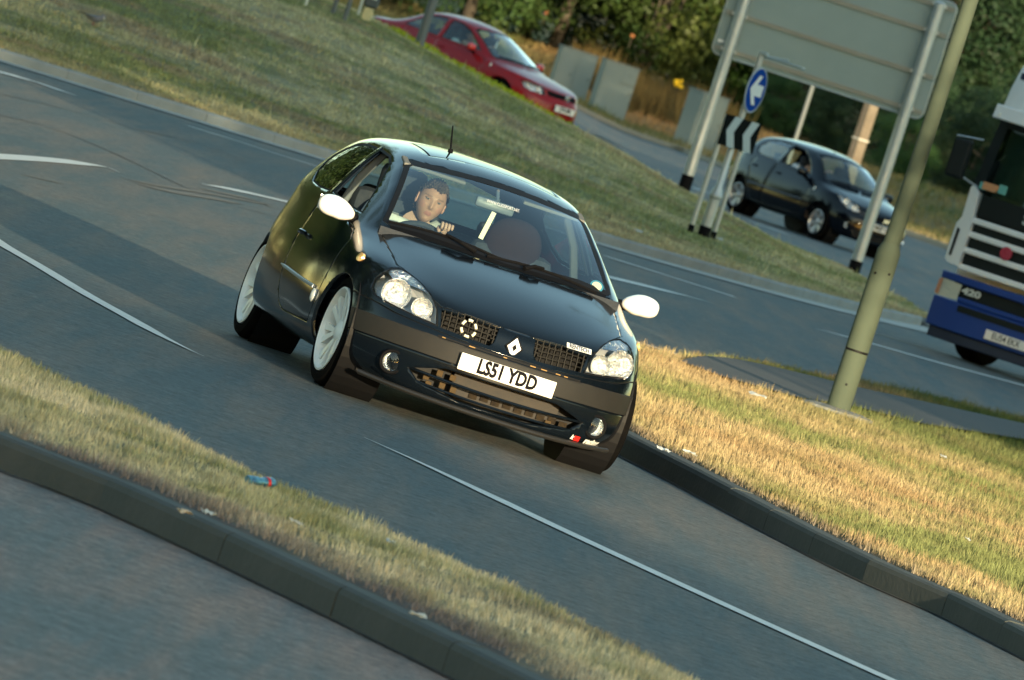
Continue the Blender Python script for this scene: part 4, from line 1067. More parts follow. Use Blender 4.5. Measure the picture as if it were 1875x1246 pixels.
drv=make_driver('driver in a white shirt and seat belt seen through the windscreen of the black hatchback',M_SHIRT,(2.0,.252,1.018),(-.985,.07,-.03),(.02,-.13,1))
drv.matrix_world=CLM
# ---------------------------------------------------------------- the two other cars
def small_car(root,T,paint,sp):
    bm=car_mesh(T,3); lay_=bm.faces.layers.int.new('pid'); bv=BVHTree.FromBMesh(bm)
    def rg(poly,proj,ok,ir,ii,w,only=(0,)): cut(bm,poly,proj,ok,ir,lay_,only); cut(bm,shrink(poly,w),proj,ok,ii,lay_,(ir,))
    zt=sp['ztop']; wsn=sp['ws']; rg(wsn+[(-a,b) for a,b in wsn[::-1] if a>0],'front',lambda c,n:n.x<-.15 and sp['wsx'][0]<c.x<sp['wsx'][1],3,4,.02)
    rg(sp['bonnet']+[(x,-y) for x,y in sp['bonnet'][::-1] if y>0],'top',lambda c,n:n.z>.15 and c.x<sp['wsx'][0]+.25 and c.z>sp['bz'],30,2,.006)
    for sg in(1,-1):
        for k,p in enumerate(sp['side']): rg(p,'side',okside(sg),5,(50 if sg>0 else 60)+k,.014)
        for k,p in enumerate(sp['doors']): rg(p,'side',okside(sg),30,(70 if sg>0 else 80)+k,.006)
        h=sp['light'] if sg>0 else mir(sp['light']); rg(h,'front',okfront(.8),30,13 if sg>0 else 14,.008)
        for cx in sp['axles']: cut(bm,circ(cx,sp['wr']+.01,sp['wr']+.035,28),'side',lambda c,n,s=sg:c.y*s>.42 and c.z<.85,40,lay_)
    cut(bm,sp['grille'],'front',okfront(.5),20,lay_,(0,)); cut(bm,sp['intake'],'front',okfront(.5),21,lay_,(0,))
    rg(sp['rear'],'front',okback(sp['rx']),5,10,.015)
    tb={0:('body',paint,0,.02),2:('bonnet',paint,0,.01),3:('windscreen_surround',M_RUBBER,0),4:('windscreen',M_GLASS,0),5:('window_seal',M_RUBBER,-.003),10:('rear_window',M_SIDEGL,-.003),13:('headlight',M_LENS,0),14:('headlight',M_LENS,0),20:('grille',M_BLKPLA,-.006),21:('lower_grille',M_RUBBER,-.02),30:('panel_gap',M_RUBBER,-.004)}
    for k in range(3):
        tb[50+k]=('side_window',M_SIDEGL,-.005); tb[60+k]=('side_window',M_SIDEGL,-.005); tb[70+k]=('door',paint,0,.012); tb[80+k]=('door',paint,0,.012)
    if sp.get('open') is not None: tb.pop(50+sp['open'])
    ob=split_parts(bm,lay_,tb,root); bm.free()
    for sg,q in((1,ob[13]),(-1,ob[14])):
        for y,z,r in sp['bowls']:
            h=bv.ray_cast(Vector((-1,y,z)),Vector((1,0,0)))[0]; M=Matrix.Translation((h.x+.03,y*sg,z))@rot_to((-1,.25*sg,.05)); b=MB(); b.lathe([(r,.01),(r*.8,-.03),(r*.3,-.055),(.001,-.056)],18,M); b.build('reflector',M_CHROME,q,smooth=True)
        b=MB(); P=[(y,z) for y,z in sp['light']]; f=[]
        for y,z in P:
            h=bv.ray_cast(Vector((-1,y,z)),Vector((1,0,0)))[0]; f.append(Vector(((h.x if h else .3)+.075,y*sg,z)))
        b.add(f,[tuple(range(len(f)))]); b.build('lamp_housing',mat('bright_lamp_back',(.80,.81,.80),.35,metal=.3),q)
    for sg in(1,-1):
        for cx in sp['axles']:
            wheel(root,cx,sp['tr']*sg,sp['wr'],sp['wr']-.10,.18,sg,'silver')
            b=MB(); M=Matrix.Translation((cx,.48*sg,sp['wr']))@rot_to((0,sg,0)); b.lathe([(.001,0),(sp['wr']+.05,0),(sp['wr']+.05,.24)],28,M); b.build('arch_liner',M_RUBBER,root)
        mx,my,mz=sp['mirror']; b=MB(); bm3=bmesh.new(); bmesh.ops.create_uvsphere(bm3,u_segments=16,v_segments=10,radius=1)
        for v in bm3.verts: v.co=Vector((mx+v.co.x*(.07 if v.co.x<0 else .02),(my+math.copysign(abs(v.co.y)**.7,v.co.y)*.105)*sg,mz+math.copysign(abs(v.co.z)**.7,v.co.z)*.068))
        me=bpy.data.meshes.new('door_mirror'); bm3.to_mesh(me); bm3.free(); me.shade_smooth(); me.materials.append(sp['mirm']); mo=link(bpy.data.objects.new('door_mirror',me),root)
        b.tube([(mx+.02,(my-.06)*sg,mz-.05),(mx+.05,(my-.22)*sg,mz-.10)],.03,8); b.build('mirror_foot',M_BLKPLA,mo)
        for hx_ in sp['handles']:
            hh=bv.ray_cast(Vector((hx_,1.5*sg,sp['hz'])),Vector((0,-sg,0)))[0]
            if hh: b=MB(); b.tube([(hx_-.08,hh.y,sp['hz']),(hx_-.05,hh.y+.02*sg,sp['hz']),(hx_+.05,hh.y+.02*sg,sp['hz']),(hx_+.08,hh.y,sp['hz'])],.013,6); b.build('door_handle',paint,root)
        rx,rz=sp['rep']; hh=bv.ray_cast(Vector((rx,1.5*sg,rz)),Vector((0,-sg,0)))[0]; b=MB(); b.lathe([(.02,0),(.018,.01),(.0005,.014)],12,Matrix.Translation(hh)@rot_to((0,sg,.2))@Matrix.Diagonal((1,2,1,1))); b.build('side_repeater',mat('clear_repeater',(.75,.72,.65),.2),root)
        if sp.get('fog'):
            y,z=sp['fog']; hh=bv.ray_cast(Vector((-1,y*sg,z)),Vector((1,0,0)))[0]; b=MB(); b.lathe([(.045,-.01),(.045,.006),(.036,.004),(.02,-.01),(.0005,-.012)],18,Matrix.Translation(hh)@rot_to((-1,.3*sg,0))); b.build('fog_light',M_CHROME,root,smooth=True)
        if sp.get('mould'):
            z,x0,x1=sp['mould']; b=MB(); b.tube([(x,bv.ray_cast(Vector((x,1.5*sg,z)),Vector((0,-sg,0)))[0].y+.003*sg,z) for x in np.linspace(x0,x1,8)],.020,6,squash=1.0); b.build('door_moulding',sp['mouldm'],root)
    b=MB(); L=sp['L']; b.box((L/2,0,.25),(L*.78,1.25,.08)); b.box((.5,0,.42),(.5,.9,.35)); b.build('underbody',M_RUBBER,root)
    d=sp['dash']; b=MB(); b.box((d,0,d and sp['dz']-.12),(.45,1.28,.24),bev=.05); b.build('dashboard',M_INT,root)
    s0=sp['seatx']
    for y in(.36,-.36): seat(root,y,sp['seatm'],x=s0,wd=.24,z0=.36,z1=sp['dz']+.10)
    b=MB(); b.box((s0+.95,0,.78),(.16,1.15,.50),bev=.06)
    for y in(.34,-.34): b.box((s0+.98,y,1.10),(.09,.24,.13),bev=.03)
    b.build('rear_bench',M_INT,root)
    b=MB(); M=Matrix.Translation((s0-.52,.36,sp['dz']-.04))@rot_to(Vector((1,0,.5))); b.tube([M@Vector((.18*math.cos(a),.18*math.sin(a),0)) for a in np.linspace(0,2*math.pi,21)],.016,6,caps=False); b.tube([M@Vector((-.17,0,0)),M@Vector((.17,0,0))],.014,6); b.build('steering_wheel',M_INT,root)
    w0,w1=sp['wip']; b=MB()
    for a,c in((w0,(w0+w1)/2+.03),((w0+w1)/2-.03,w1)):
        b.tube([bv.ray_cast(Vector((.2,y,sp['wz']+.01*math.sin(t*3.1))),Vector((1,0,0)))[0]+Vector((-.02,0,.015)) for t,y in zip(np.linspace(0,1,6),np.linspace(a,c,6))],.010,6)
    b.build('wiper',M_BLKPLA,root)
    return bv
kx=[(0,0),(.77,.76),(1.1,1.02),(1.7,1.60),(2.1,2.08),(3.42,3.50),(3.73,3.82)]; kz=[(.12,.19),(.58,.72),(.72,.85),(.86,.97),(1.0,1.11),(1.31,1.49)]
TG=remap(HATCH,kx,kz,1.03)
GETZ=empty('compact_car',(5.54,150.85,0),0,'dark navy five-door hatchback turning behind the black and white chevron board','car'); GETZ.rotation_euler=(0,0,math.pi/2+R_(33)); GETZ.scale=(1.06,1.06,1.06)
bvG=small_car(GETZ,TG,M_NAVY,dict(ztop=1.49,ws=[(0,1.00),(.3,1.005),(.62,.99),(.64,1.01),(.50,1.335),(.40,1.365),(.16,1.385),(0,1.39)],wsx=(.70,1.85),
 bonnet=[(.083,0),(.12,.27),(.20,.44),(.40,.56),(.75,.62),(1.0,.645),(.92,.42),(.85,.2),(.82,0)],bz=.715,
 side=[[(1.42,1.0),(1.6,1.14),(1.82,1.27),(2.05,1.355),(2.36,1.375),(2.34,1.03),(1.9,1.015)],[(2.44,1.035),(2.46,1.375),(2.85,1.37),(3.10,1.32),(3.22,1.20),(3.18,1.10),(3.05,1.05)]],
 doors=[[(1.20,.32),(1.16,.6),(1.18,.9),(1.35,.955),(2.37,.99),(2.38,.4),(2.34,.30)],[(2.42,.30),(2.42,.99),(3.05,1.01),(3.12,.85),(2.98,.66),(2.85,.45),(2.72,.30)]],
 light=[(.40,.66),(.50,.63),(.62,.66),(.69,.73),(.705,.83),(.66,.85),(.56,.82),(.45,.745)],axles=(.76,3.215),wr=.295,tr=.79,
 grille=[(-.30,.60),(.30,.60),(.33,.67),(-.33,.67)],intake=[(-.45,.26),(.45,.26),(.50,.36),(-.50,.36)],rear=[(-.46,1.02),(.46,1.02),(.40,1.30),(-.40,1.30)],rx=3.3,
 open=0,bowls=[(.50,.70,.055),(.61,.76,.055)],mirror=(1.42,.90,1.0),mirm=M_NAVY,handles=(2.2,2.95),hz=.86,rep=(1.06,.80),fog=(.58,.40),mould=(.56,1.25,2.9),mouldm=mat('navy_moulding',(.03,.035,.045),.5),L=3.82,dash=1.25,dz=.97,seatx=2.0,seatm=M_INT,wip=(.55,-.55),wz=1.0))
plate(GETZ,.0,0,.50,.52,.111,'HK07 OEV',fs=.10,sx=.80)
b=MB(); vv,ff=text_mesh('H',.09,0,shear=.3,bold=.006); b.add([(-.02+.0,-v.x*1.5,.635+v.y) for v in vv],[f for f in ff]); b.build('front_emblem',M_CHROME2,GETZ)
b=MB(); b.tube([(2.0,0,1.475),(1.99,0,1.50),(2.05,0,1.56)],[.015,.012,.005],6); b.build('aerial',M_BLKPLA,GETZ)
kx=[(0,0),(.77,.86),(1.1,1.24),(1.7,1.95),(2.1,2.35),(3.0,2.98),(3.42,3.26),(3.60,3.74),(3.73,4.37)]; kz=[(.12,.18),(.58,.69),(.72,.81),(.86,.92),(1.0,1.06),(1.31,1.446)]
TB=remap(HATCH,kx,kz,1.06)
TB['top'][12]=[(3.74,.74,.95),(3.76,.66,.985),(3.78,.50,1.01),(3.80,.25,1.02),(3.81,0,1.02)]
TB['top'][13]=[(4.26,.66,.93),(4.30,.56,.965),(4.33,.42,.975),(4.36,.22,.98),(4.37,0,.98)]
TB['top'].insert(13,[(4.08,.73,.95),(4.10,.64,.99),(4.12,.49,1.01),(4.14,.25,1.02),(4.15,0,1.02)])
TB['front']=[(o,z) for o,z in zip([.005,.03,.07,.075,.07,.03],[.62,.56,.50,.36,.24,.18])]
BORA=empty('saloon_car',(-.36,150.0,.355),0,'red four-door saloon half hidden behind the crest of the grass mound','car'); BORA.rotation_euler=(0,0,math.pi/2+R_(50)); BORA.scale=(1.02,1.02,1.02)
bvB=small_car(BORA,TB,M_REDPAINT,dict(ztop=1.446,ws=[(0,.945),(.3,.95),(.64,.935),(.66,.95),(.52,1.28),(.42,1.32),(.16,1.345),(0,1.35)],wsx=(.90,2.15),
 bonnet=[(.083,0),(.12,.27),(.20,.44),(.45,.57),(.85,.64),(1.12,.66),(1.05,.42),(1.0,.2),(.97,0)],bz=.69,
 side=[[(1.55,.965),(1.8,1.12),(2.05,1.26),(2.28,1.325),(2.50,1.335),(2.48,.985)],[(2.58,.99),(2.60,1.335),(2.86,1.32),(3.1,1.245),(3.36,1.08),(3.40,1.015),(3.2,1.0)]],
 doors=[[(1.36,.30),(1.32,.6),(1.34,.86),(1.5,.91),(2.52,.95),(2.53,.30)],[(2.57,.30),(2.57,.95),(3.35,.965),(3.34,.86),(3.08,.64),(2.98,.45),(2.9,.30)]],
 light=[(.42,.585),(.64,.59),(.70,.62),(.72,.70),(.66,.735),(.45,.72)],axles=(.86,3.373),wr=.31,tr=.81,
 grille=[(-.37,.60),(.37,.60),(.40,.685),(-.40,.685)],intake=[(-.55,.20),(.55,.20),(.55,.29),(-.55,.29)],rear=[(-.46,1.06),(.46,1.06),(.40,1.28),(-.40,1.28)],rx=3.1,
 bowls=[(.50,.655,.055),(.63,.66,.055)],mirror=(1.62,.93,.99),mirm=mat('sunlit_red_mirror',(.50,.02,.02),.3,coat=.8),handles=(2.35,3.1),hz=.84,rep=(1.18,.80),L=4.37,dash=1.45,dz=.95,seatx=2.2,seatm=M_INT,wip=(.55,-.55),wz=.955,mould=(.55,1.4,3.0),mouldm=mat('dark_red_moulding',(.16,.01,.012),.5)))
plate(BORA,-.012,0,.44,.52,.111,'Y774 SPV',fs=.10,sx=.80)
b=MB(); M=Matrix.Translation((-.0,0,.645))@rot_to((-1,0,0)); b.lathe([(.052,-.01),(.052,.004),(.044,.006),(.043,-.004)],24,M); o=b.build('front_emblem',M_CHROME2,BORA,smooth=True)
b=MB(); vv,ff=text_mesh('V',.045,0,bold=.002); v2,f2=text_mesh('W',.045,0,bold=.002); b.add([(-.006,-v.x,.662+v.y) for v in vv],ff); b.add([(-.006,-v.x,.632+v.y) for v in v2],f2); b.build('lettering',M_CHROME2,o)
b=MB(); b.tube([(1.9,0,1.30),(1.92,0,1.24)],.012,6); b.box((1.95,0,1.22),(.02,.2,.06),bev=.01); b.build('rear_view_mirror',M_INT,BORA)
b=MB(); b.box((1.80,.10,1.12),(.01,.04,.16),bev=.003); o=b.build('air_freshener',mat('pale_card',(.7,.7,.68),.7),BORA)
for car,lab,hp,sh in((GETZ,'driver in a white top behind the open window of the dark navy hatchback',(2.0,.34,1.22),M_SHIRT2),(BORA,'driver in a pale shirt inside the red saloon',(2.18,.36,1.16),M_SHIRT2)):
    d=make_driver(lab,sh,hp,(-1,.15,0),(0,0,1)); d.matrix_world=Matrix.Translation(car.location)@car.rotation_euler.to_matrix().to_4x4()@Matrix.Scale(car.scale.x,4)
# ---------------------------------------------------------------- the lorry
TR=empty('lorry',(5.29,94.5,0),-R_(27),'white lorry with blue bumper and white grille bars cut off by the right edge','lorry')
M_TW=mat('lorry_white',(.82,.83,.83),.35,coat=.5,noise=(2.5,.4,(.70,.71,.71)))
M_TB=mat('lorry_blue',(.006,.040,.22),.4,spec=.35,coat=.1)
M_TD=mat('lorry_dark_panel',(.008,.012,.012),.6,spec=.25)
M_TG=glassmat('lorry_glass',(.50,.60,.57),1.0,ior=1.6)
def cf(x,k=.20): return k*(abs(x)/1.25)**3.2
def cstrip(name,x0,x1,z0,z1,m,out=0.,th=.04,n=20,parent=TR,k=.20,z0b=None,z1b=None,lean=0.,bev=False):
    """panel following the curved front: from x0..x1, z0..z1 (optionally other heights at x1)"""
    b=MB(); vv=[];ff=[]; zz0=z0b if z0b is not None else z0; zz1=z1b if z1b is not None else z1
    for i in range(n+1):
        t=i/n; x=x0+(x1-x0)*t; a=z0+(zz0-z0)*t; c=z1+(zz1-z1)*t; y=cf(x,k)-out; yt=y+lean*(c-a)
        e=.012 if bev else 0
        vv+=[(x,y+e,a),(x,y,a+e),(x,yt,c-e),(x,yt+e,c),(x,y+th,a),(x,yt+th,c)]
    for i in range(n):
        p=6*i;q=6*i+6
        ff+=[(p,p+1,q+1,q),(p+1,p+2,q+2,q+1),(p+2,p+3,q+3,q+2),(p+3,p+5,q+5,q+3),(p+4,p,q,q+4),(p+5,p+4,q+4,q+5)]
    ff+=[(0,4,5,3,2,1),tuple(6*n+j for j in(1,2,3,5,4,0))]
    b.add(vv,ff); return b.build(name,m,parent,smooth=True,angle=30)
b=MB(); b.box((0,1.40,1.72),(2.44,1.94,1.90),bev=.06); b.build('cab',M_TW,TR,smooth=True)
gp=cstrip('grille_panel',-1.02,1.02,.95,1.56,M_TD,out=.0)
for z in(1.50,1.345,1.165,.975): cstrip('grille_bar',-1.03,1.03,z-.033,z+.033,M_TW,out=.045,th=.05,bev=True)
cstrip('badge_panel',-1.02,1.02,1.56,1.80,M_TD,out=.03)
vv,ff=text_mesh('SCANIA',.17,.004,bold=.004); b=MB(); b.add([(v.x*1.42,cf(v.x*1.42)-.036-v.z,1.675+v.y) for v in vv],ff); b.build('lettering',mat('silver_letters',(.55,.58,.58),.4,metal=.4),gp)
wsp=cstrip('windscreen',-1.10,1.10,1.80,2.58,M_TG,out=.0,th=.012,lean=.22)
for sg in(1,-1): cstrip('windscreen_pillar',1.08*sg,1.225*sg,1.80,2.66,M_TD,out=.0,th=.30,lean=.22,n=6)
cstrip('windscreen_top_band',-1.12,1.12,2.57,2.65,M_TD,out=-.17,th=.03)
cstrip('windscreen_backing',-1.08,1.08,1.84,2.56,mat('cab_reflection_grey',(.17,.22,.21),.9),out=-.22,th=.02,lean=.1)  # cab backing coloured lighter to stand in for sky reflected in the glass
cstrip('sun_visor',-1.20,1.20,2.64,2.80,M_TW,out=.10,th=.06,bev=True,lean=.15)
b=MB(); b.box((-1.06,-.0+.05,2.69),(.13,.03,.045),bev=.008); b.build('marker_lamp',mat('lamp_clear',(.8,.8,.75),.2),TR)
# roof deflector: leaning shell
b=MB(); vv=[];ff=[]; n=16
for j,(z,w,yy) in enumerate([(2.80,1.19,.0),(3.0,1.185,.03),(3.25,1.16,.09),(3.5,1.10,.20),(3.7,.99,.42),(3.78,.85,.8)]):
    for i in range(n+1): x=-w+2*w*i/n; vv.append((x,yy+.25*(abs(x)/w)**4,z))
for j in range(5):
    for i in range(n): ff.append((j*(n+1)+i,j*(n+1)+i+1,(j+1)*(n+1)+i+1,(j+1)*(n+1)+i))
k0=len(vv)
for j,(z,w,yy) in enumerate([(2.80,1.19,2.0),(3.0,1.185,2.0),(3.25,1.16,2.0),(3.5,1.10,2.0),(3.7,.99,2.0),(3.78,.85,2.0)]): vv+=[(-w,yy,z),(w,yy,z)]
for j in range(5): ff+=[(j*(n+1),(j+1)*(n+1),k0+2*(j+1),k0+2*j),(j*(n+1)+n,k0+2*j+1,k0+2*j+3,(j+1)*(n+1)+n)]
ff.append(tuple(5*(n+1)+i for i in range(n+1))+(k0+11,k0+10))
b.add(vv,ff); rf_=b.build('roof_deflector',M_TW,TR,smooth=True,angle=40)
b=MB(); b.add([(x,.045+.25*(abs(x)/1.17)**4+.004,z) for x in np.linspace(-1.10,1.10,13) for z in(3.13,3.20)],[(2*i,2*i+1,2*i+3,2*i+2) for i in range(12)]); b.build('deflector_stripe',mat('navy_stripe',(.02,.025,.07),.5),rf_)
# corner air deflectors with the slot
for sg in(1,-1):
    b=MB(); pr=[(-1.06,1.80),(-1.03,1.55),(-1.02,.97),(-1.20,.985),(-1.245,1.02),(-1.25,1.20),(-1.24,1.42),(-1.19,1.50),(-1.20,1.84),(-1.17,1.865)]
    hole=[(-1.205,1.06),(-1.165,1.06),(-1.155,1.36),(-1.20,1.38)]
    P=[(x*sg,cf(x,.20)-.07,z) for x,z in pr]; Q=[(x*sg,cf(x,.20)+.10,z) for x,z in pr]; n=len(pr)
    b.add(P+Q,[tuple(range(n)),tuple(range(n,2*n))[::-1]]+[(i,(i+1)%n,n+(i+1)%n,n+i) for i in range(n)]); co=b.build('corner_deflector',M_TW,TR)
    b=MB(); b.add([(x*sg,cf(x,.20)-.076,z) for x,z in hole],[(0,1,2,3)]); b.build('deflector_slot',M_RUBBER,co)
    # lamps
    b=MB(); P=[(-1.24,.60),(-.92,.615),(-.90,.79),(-1.20,.80),(-1.245,.76)]
    b.add([(x*sg,cf(x)-.035,z) for x,z in P],[tuple(range(5))]); lo=b.build('headlamp',mat('lorry_lamp_glass',(.62,.64,.60),.2,metal=.4,bump=(25,.8,.01)),TR)
    b=MB(); P=[(-1.252,.62),(-1.19,.615),(-1.185,.795),(-1.24,.79)]; b.add([(x*sg,cf(x)-.040,z) for x,z in P],[(0,1,2,3)]); b.build('indicator',mat('pale_amber',(.50,.22,.14),.25),lo)
    # mirror
    b=MB(); b.box((-1.38*sg,-.02,2.10),(.22,.10,.44),bev=.03); mo=b.build('wing_mirror',M_TD,TR); b=MB(); b.tube([(-1.48*sg,-.05,2.335),(-1.20*sg,.05,2.37)],.010,6); b.tube([(-1.3*sg,0,1.92),(-1.15*sg,.15,1.86)],.014,6); b.build('mirror_arm',mat('pale_metal',(.5,.55,.58),.3,metal=.6),mo)
cstrip('bumper_upper',-1.22,1.22,.80,.885,M_TB,out=.05,th=.08,bev=True)
cstrip('bumper_dark_slot',-.90,.90,.60,.80,M_TD,out=.0)
cstrip('bumper_mid_blade',-.90,.90,.60,.655,M_TB,out=.05,th=.06,bev=True)
cstrip('bumper',-1.24,1.24,.27,.60,M_TB,out=.045,th=.10,bev=True)
cstrip('lower_slot',-.86,.86,.50,.57,M_TD,out=.055,th=.02)
cstrip('front_spoiler',-1.19,1.19,.15,.27,mat('blue_black_spoiler',(.012,.02,.05),.5),out=.0,th=.10,bev=True)
vv,ff=text_mesh('420',.115,.003,bold=.005); b=MB(); b.add([(-.755+v.x*1.35,cf(-.75)-.006-.03-v.z,.735+v.y*.85) for v in vv],ff); b.build('power_lettering',mat('silver_letters',(.55,.58,.58)),TR)
pl_=MB(); pl_.box((0,0,0),(.52,.012,.105),bev=.004); po=pl_.build('number_plate',M_PLATE,TR); po.location=(-.16,-.062,.365)
vv,ff=text_mesh('EU54 EKX',.10,.0,bold=.001); b=MB(); b.add([(v.x*.80,-.008,v.y) for v in vv],ff); b.build('lettering',M_PLTXT,po)
b=MB(); b.lathe([(.075,0),(.07,.012),(.035,.016),(.03,.006),(.0005,.01)],14,Matrix.Translation((-.48,-.055,1.265))@rot_to((0,-1,0))); b.build('red_rosette',mat('faded_red',(.38,.03,.06),.6),TR)
b=MB(); b.box((0,0,0),(.20,.004,.085)); so_=b.build('windscreen_sticker',mat('orange_sticker',(.55,.26,.12),.6),wsp); so_.location=(-.96,cf(-.96)+.0,1.90)
b=MB(); b.box((0,0,0),(.10,.004,.10)); so2=b.build('windscreen_sticker',mat('teal_sticker',(.12,.36,.32),.6),wsp); so2.location=(-.80,cf(-.80)-.0,1.915)
b=MB(); b.box((0,0,0),(.09,.004,.08)); so3=b.build('windscreen_sticker',mat('teal_sticker'),wsp); so3.location=(-1.07,cf(-1.07)-.0,1.89)
for sg in(1,-1):
    e=bpy.data.objects.new('wheel',None); link(e,TR); e.location=(.95*sg,1.05,.50)
    b=MB(); M=rot_to((sg,0,0)); b.lathe([(.29,-.16),(.48,-.15),(.50,-.12),(.50,.10),(.48,.14),(.30,.15)],40,M); b.build('tyre',M_TYRE,e,smooth=True); b=MB(); b.lathe([(.29,.14),(.27,.08),(.15,.10),(.08,.16),(.0005,.17)],28,M); b.build('rim',M_SILVER,e,smooth=True)
b=MB(); b.box((0,1.6,.55),(1.6,3.0,.35)); b.box((0,1.2,.75),(2.2,1.9,.2)); b.build('chassis',M_RUBBER,TR)
for y in(-.1,.35,.8):
    pass
# ---------------------------------------------------------------- street furniture
M_GALV=mat('galvanised_steel',(.50,.53,.53),.42,metal=.55,noise=(5,.6,(.38,.41,.42)))
M_SIGNBACK=mat('sign_back_grey',(.25,.31,.30),.6,metal=.1,noise=(1.2,.5,(.21,.27,.26)))
M_LPOST=mat('olive_lamp_post',(.082,.104,.078),.8,spec=.12,noise=(2.2,.6,(.064,.082,.062)))
def sweep_post(name,x,y,z0,z1,r,m,parent,n=18,r1=None): b=MB(); b.tube([(x,y,z0),(x,y,(z0+z1)/2),(x,y,z1)],[r,r,r1 or r],n); return b.build(name,m,parent,smooth=True,angle=50)
zi=island_z
# large direction sign, seen from behind
SGN=empty('direction_sign',(3.0,124.2,0),0,'large grey road sign seen from behind on two round posts','sign')
def rrect(x0,x1,z0,z1,r,n=6):
    p=[]
    for cx,cz,a0 in((x1-r,z1-r,0),(x0+r,z1-r,90),(x0+r,z0+r,180),(x1-r,z0+r,270)):
        for k in range(n+1): a=R_(a0+90*k/n); p.append((cx+r*math.cos(a),cz+r*math.sin(a)))
    return p
XZ=Matrix(((1,0,0,0),(0,0,1,0),(0,1,0,0),(0,0,0,1)))
b=MB(); b.prism(rrect(-1.56,1.60,2.465,4.19,.11),.012,Matrix.Translation((0,0,0))@XZ); b.build('sign_panel',M_SIGNBACK,SGN)
b=MB(); P=rrect(-1.565,1.605,2.46,4.195,.115); b.tube([(x,.006,z) for x,z in P+P[:1]],.012,6,caps=False); b.build('panel_edging',M_GALV,SGN)
for z in(2.565,3.09,3.71,4.10):
    b=MB(); b.box((.02,-.018,z+.022),(3.10,.03,.016)); b.box((.02,-.018,z-.022),(3.10,.03,.016)); b.box((.02,-.010,z),(3.10,.012,.044)); b.build('fixing_rail',mat('rail_alloy',(.28,.28,.25),.5,metal=.3,noise=(3,.4,(.20,.20,.19))),SGN)
for lx,wx,zt in((-1.325,1.675,4.35),(1.345,4.345,4.12)):
    z0=zi(wx,124.2) if wx<4 else 0.05
    b=MB(); b.tube([(lx,-.115,z0-.3),(lx,-.115,zt)],.082,20); po=b.build('sign_post',M_GALV,SGN,smooth=True)
    zb=.42 if wx<4 else .0
    b=MB(); b.tube([(lx,-.115,zb-.35),(lx,-.115,zb+.27)],.091,20); b.build('post_base_band',M_BLKPLA,po,smooth=True)
    b=MB(); b.lathe([(.088,-.01),(.09,.01),(.05,.035),(.0005,.04)],18,Matrix.Translation((lx,-.115,zt))); b.build('post_cap',M_GALV,po,smooth=True)
    for z in(2.565,3.09,3.71,4.10):
        if z<zt: b=MB(); b.lathe([(.087,-.022),(.090,-.022),(.090,.022),(.087,.022)],20,Matrix.Translation((lx,-.115,z))); b.box((lx+.095,-.11,z),(.03,.05,.035)); b.box((lx-.095,-.11,z),(.03,.05,.035)); b.build('post_clip',M_GALV,po)
b=MB(); b.box((-1.47,-.02,2.66),(.09,.004,.04)); b.build('maker_label',M_WHITE,SGN)
# chevron board
CY=R_(68); CH=empty('chevron_board',(1.71,106.4,.0),CY,'black board with two grey-white chevrons pointing left on two thin posts','sign')
CZ=zi(1.71,106.4); CH.location.z=0
M_BLKB=mat('board_black',(.005,.007,.007),.8,spec=.03); M_CHEV=mat('chevron_white',(.46,.52,.53),.7,spec=.05)
XZm=Matrix(((1,0,0,0),(0,0,-1,0),(0,1,0,0),(0,0,0,1)))
b=MB(); b.box((.47,0,1.555),(1.22,.016,.385)); bo=b.build('board',M_BLKB,CH)
def chev(x): return [(x,1.555),(x+.17,1.747),(x+.43,1.747),(x+.26,1.555),(x+.43,1.363),(x+.17,1.363)]
for x in(-.03,.56):
    b=MB(); b.prism(chev(x),.004,Matrix.Translation((0,-.009,0))@XZm); b.build('chevron_stripe',M_CHEV,bo)
    
for lx in(0.0,.80):
    wx=1.71+lx*math.cos(CY); wy=106.4+lx*math.sin(CY); z0=zi(wx,wy)
    b=MB(); b.tube([(lx,.045,z0-.2),(lx,.045,1.74)],.031,12); po=b.build('board_post',M_GALV,CH,smooth=True)
    b=MB(); b.tube([(lx,.045,z0-.2),(lx,.045,z0+.10)],.037,12); b.build('post_base_band',M_BLKPLA,po)
# blue roundel
RB=empty('keep_left_sign',(1.845,106.9,0),R_(66),'blue round sign with white arrow on a stepped post with a lamp bracket','sign'); z0=zi(1.845,106.9)
b=MB(); b.tube([(0,0,z0-.2),(0,0,.72),(0,0,.80),(0,0,.86),(0,0,1.9),(0,0,2.60)],[.068,.068,.068,.040,.038,.038],18); po=b.build('sign_post',M_GALV,RB,smooth=True)
b=MB(); b.lathe([(.070,.70),(.080,.715),(.080,.765),(.070,.78)],18); b.build('post_collar',M_GALV,po,smooth=True)
b=MB(); b.tube([(0,0,z0-.2),(0,0,z0+.12)],.076,18); b.build('post_base_band',M_BLKPLA,po)
M_BLUE=mat('sign_blue',(.002,.050,.30),.7,spec=.04)
D=Matrix.Translation((.02,-.055,2.13))@rot_to((0,-1,0))
b=MB(); b.lathe([(.0005,0),(.272,0),(.272,.010),(.0005,.010)],40,D); rd_=b.build('roundel',M_BLUE,RB)
b=MB(); b.lathe([(.272,-.001),(.290,-.001),(.290,.012),(.272,.012)],40,D); b.build('roundel_rim',mat('rim_white',(.40,.46,.52),.6,spec=.1),rd_)
arr=[(-.20,0),(-.02,.19),(.085,.19),(-.015,.075),(.20,.075),(.20,-.075),(-.015,-.075),(.085,-.19),(-.02,-.19)]
A2=Matrix.Rotation(R_(0),4,'Y'); b=MB(); b.prism([(x*.98,z*.98) for x,z in arr],.003,Matrix.Translation((.02,-.067,2.13))@XZm); b.build('arrow',mat('arrow_white',(.72,.76,.78),.45),rd_)
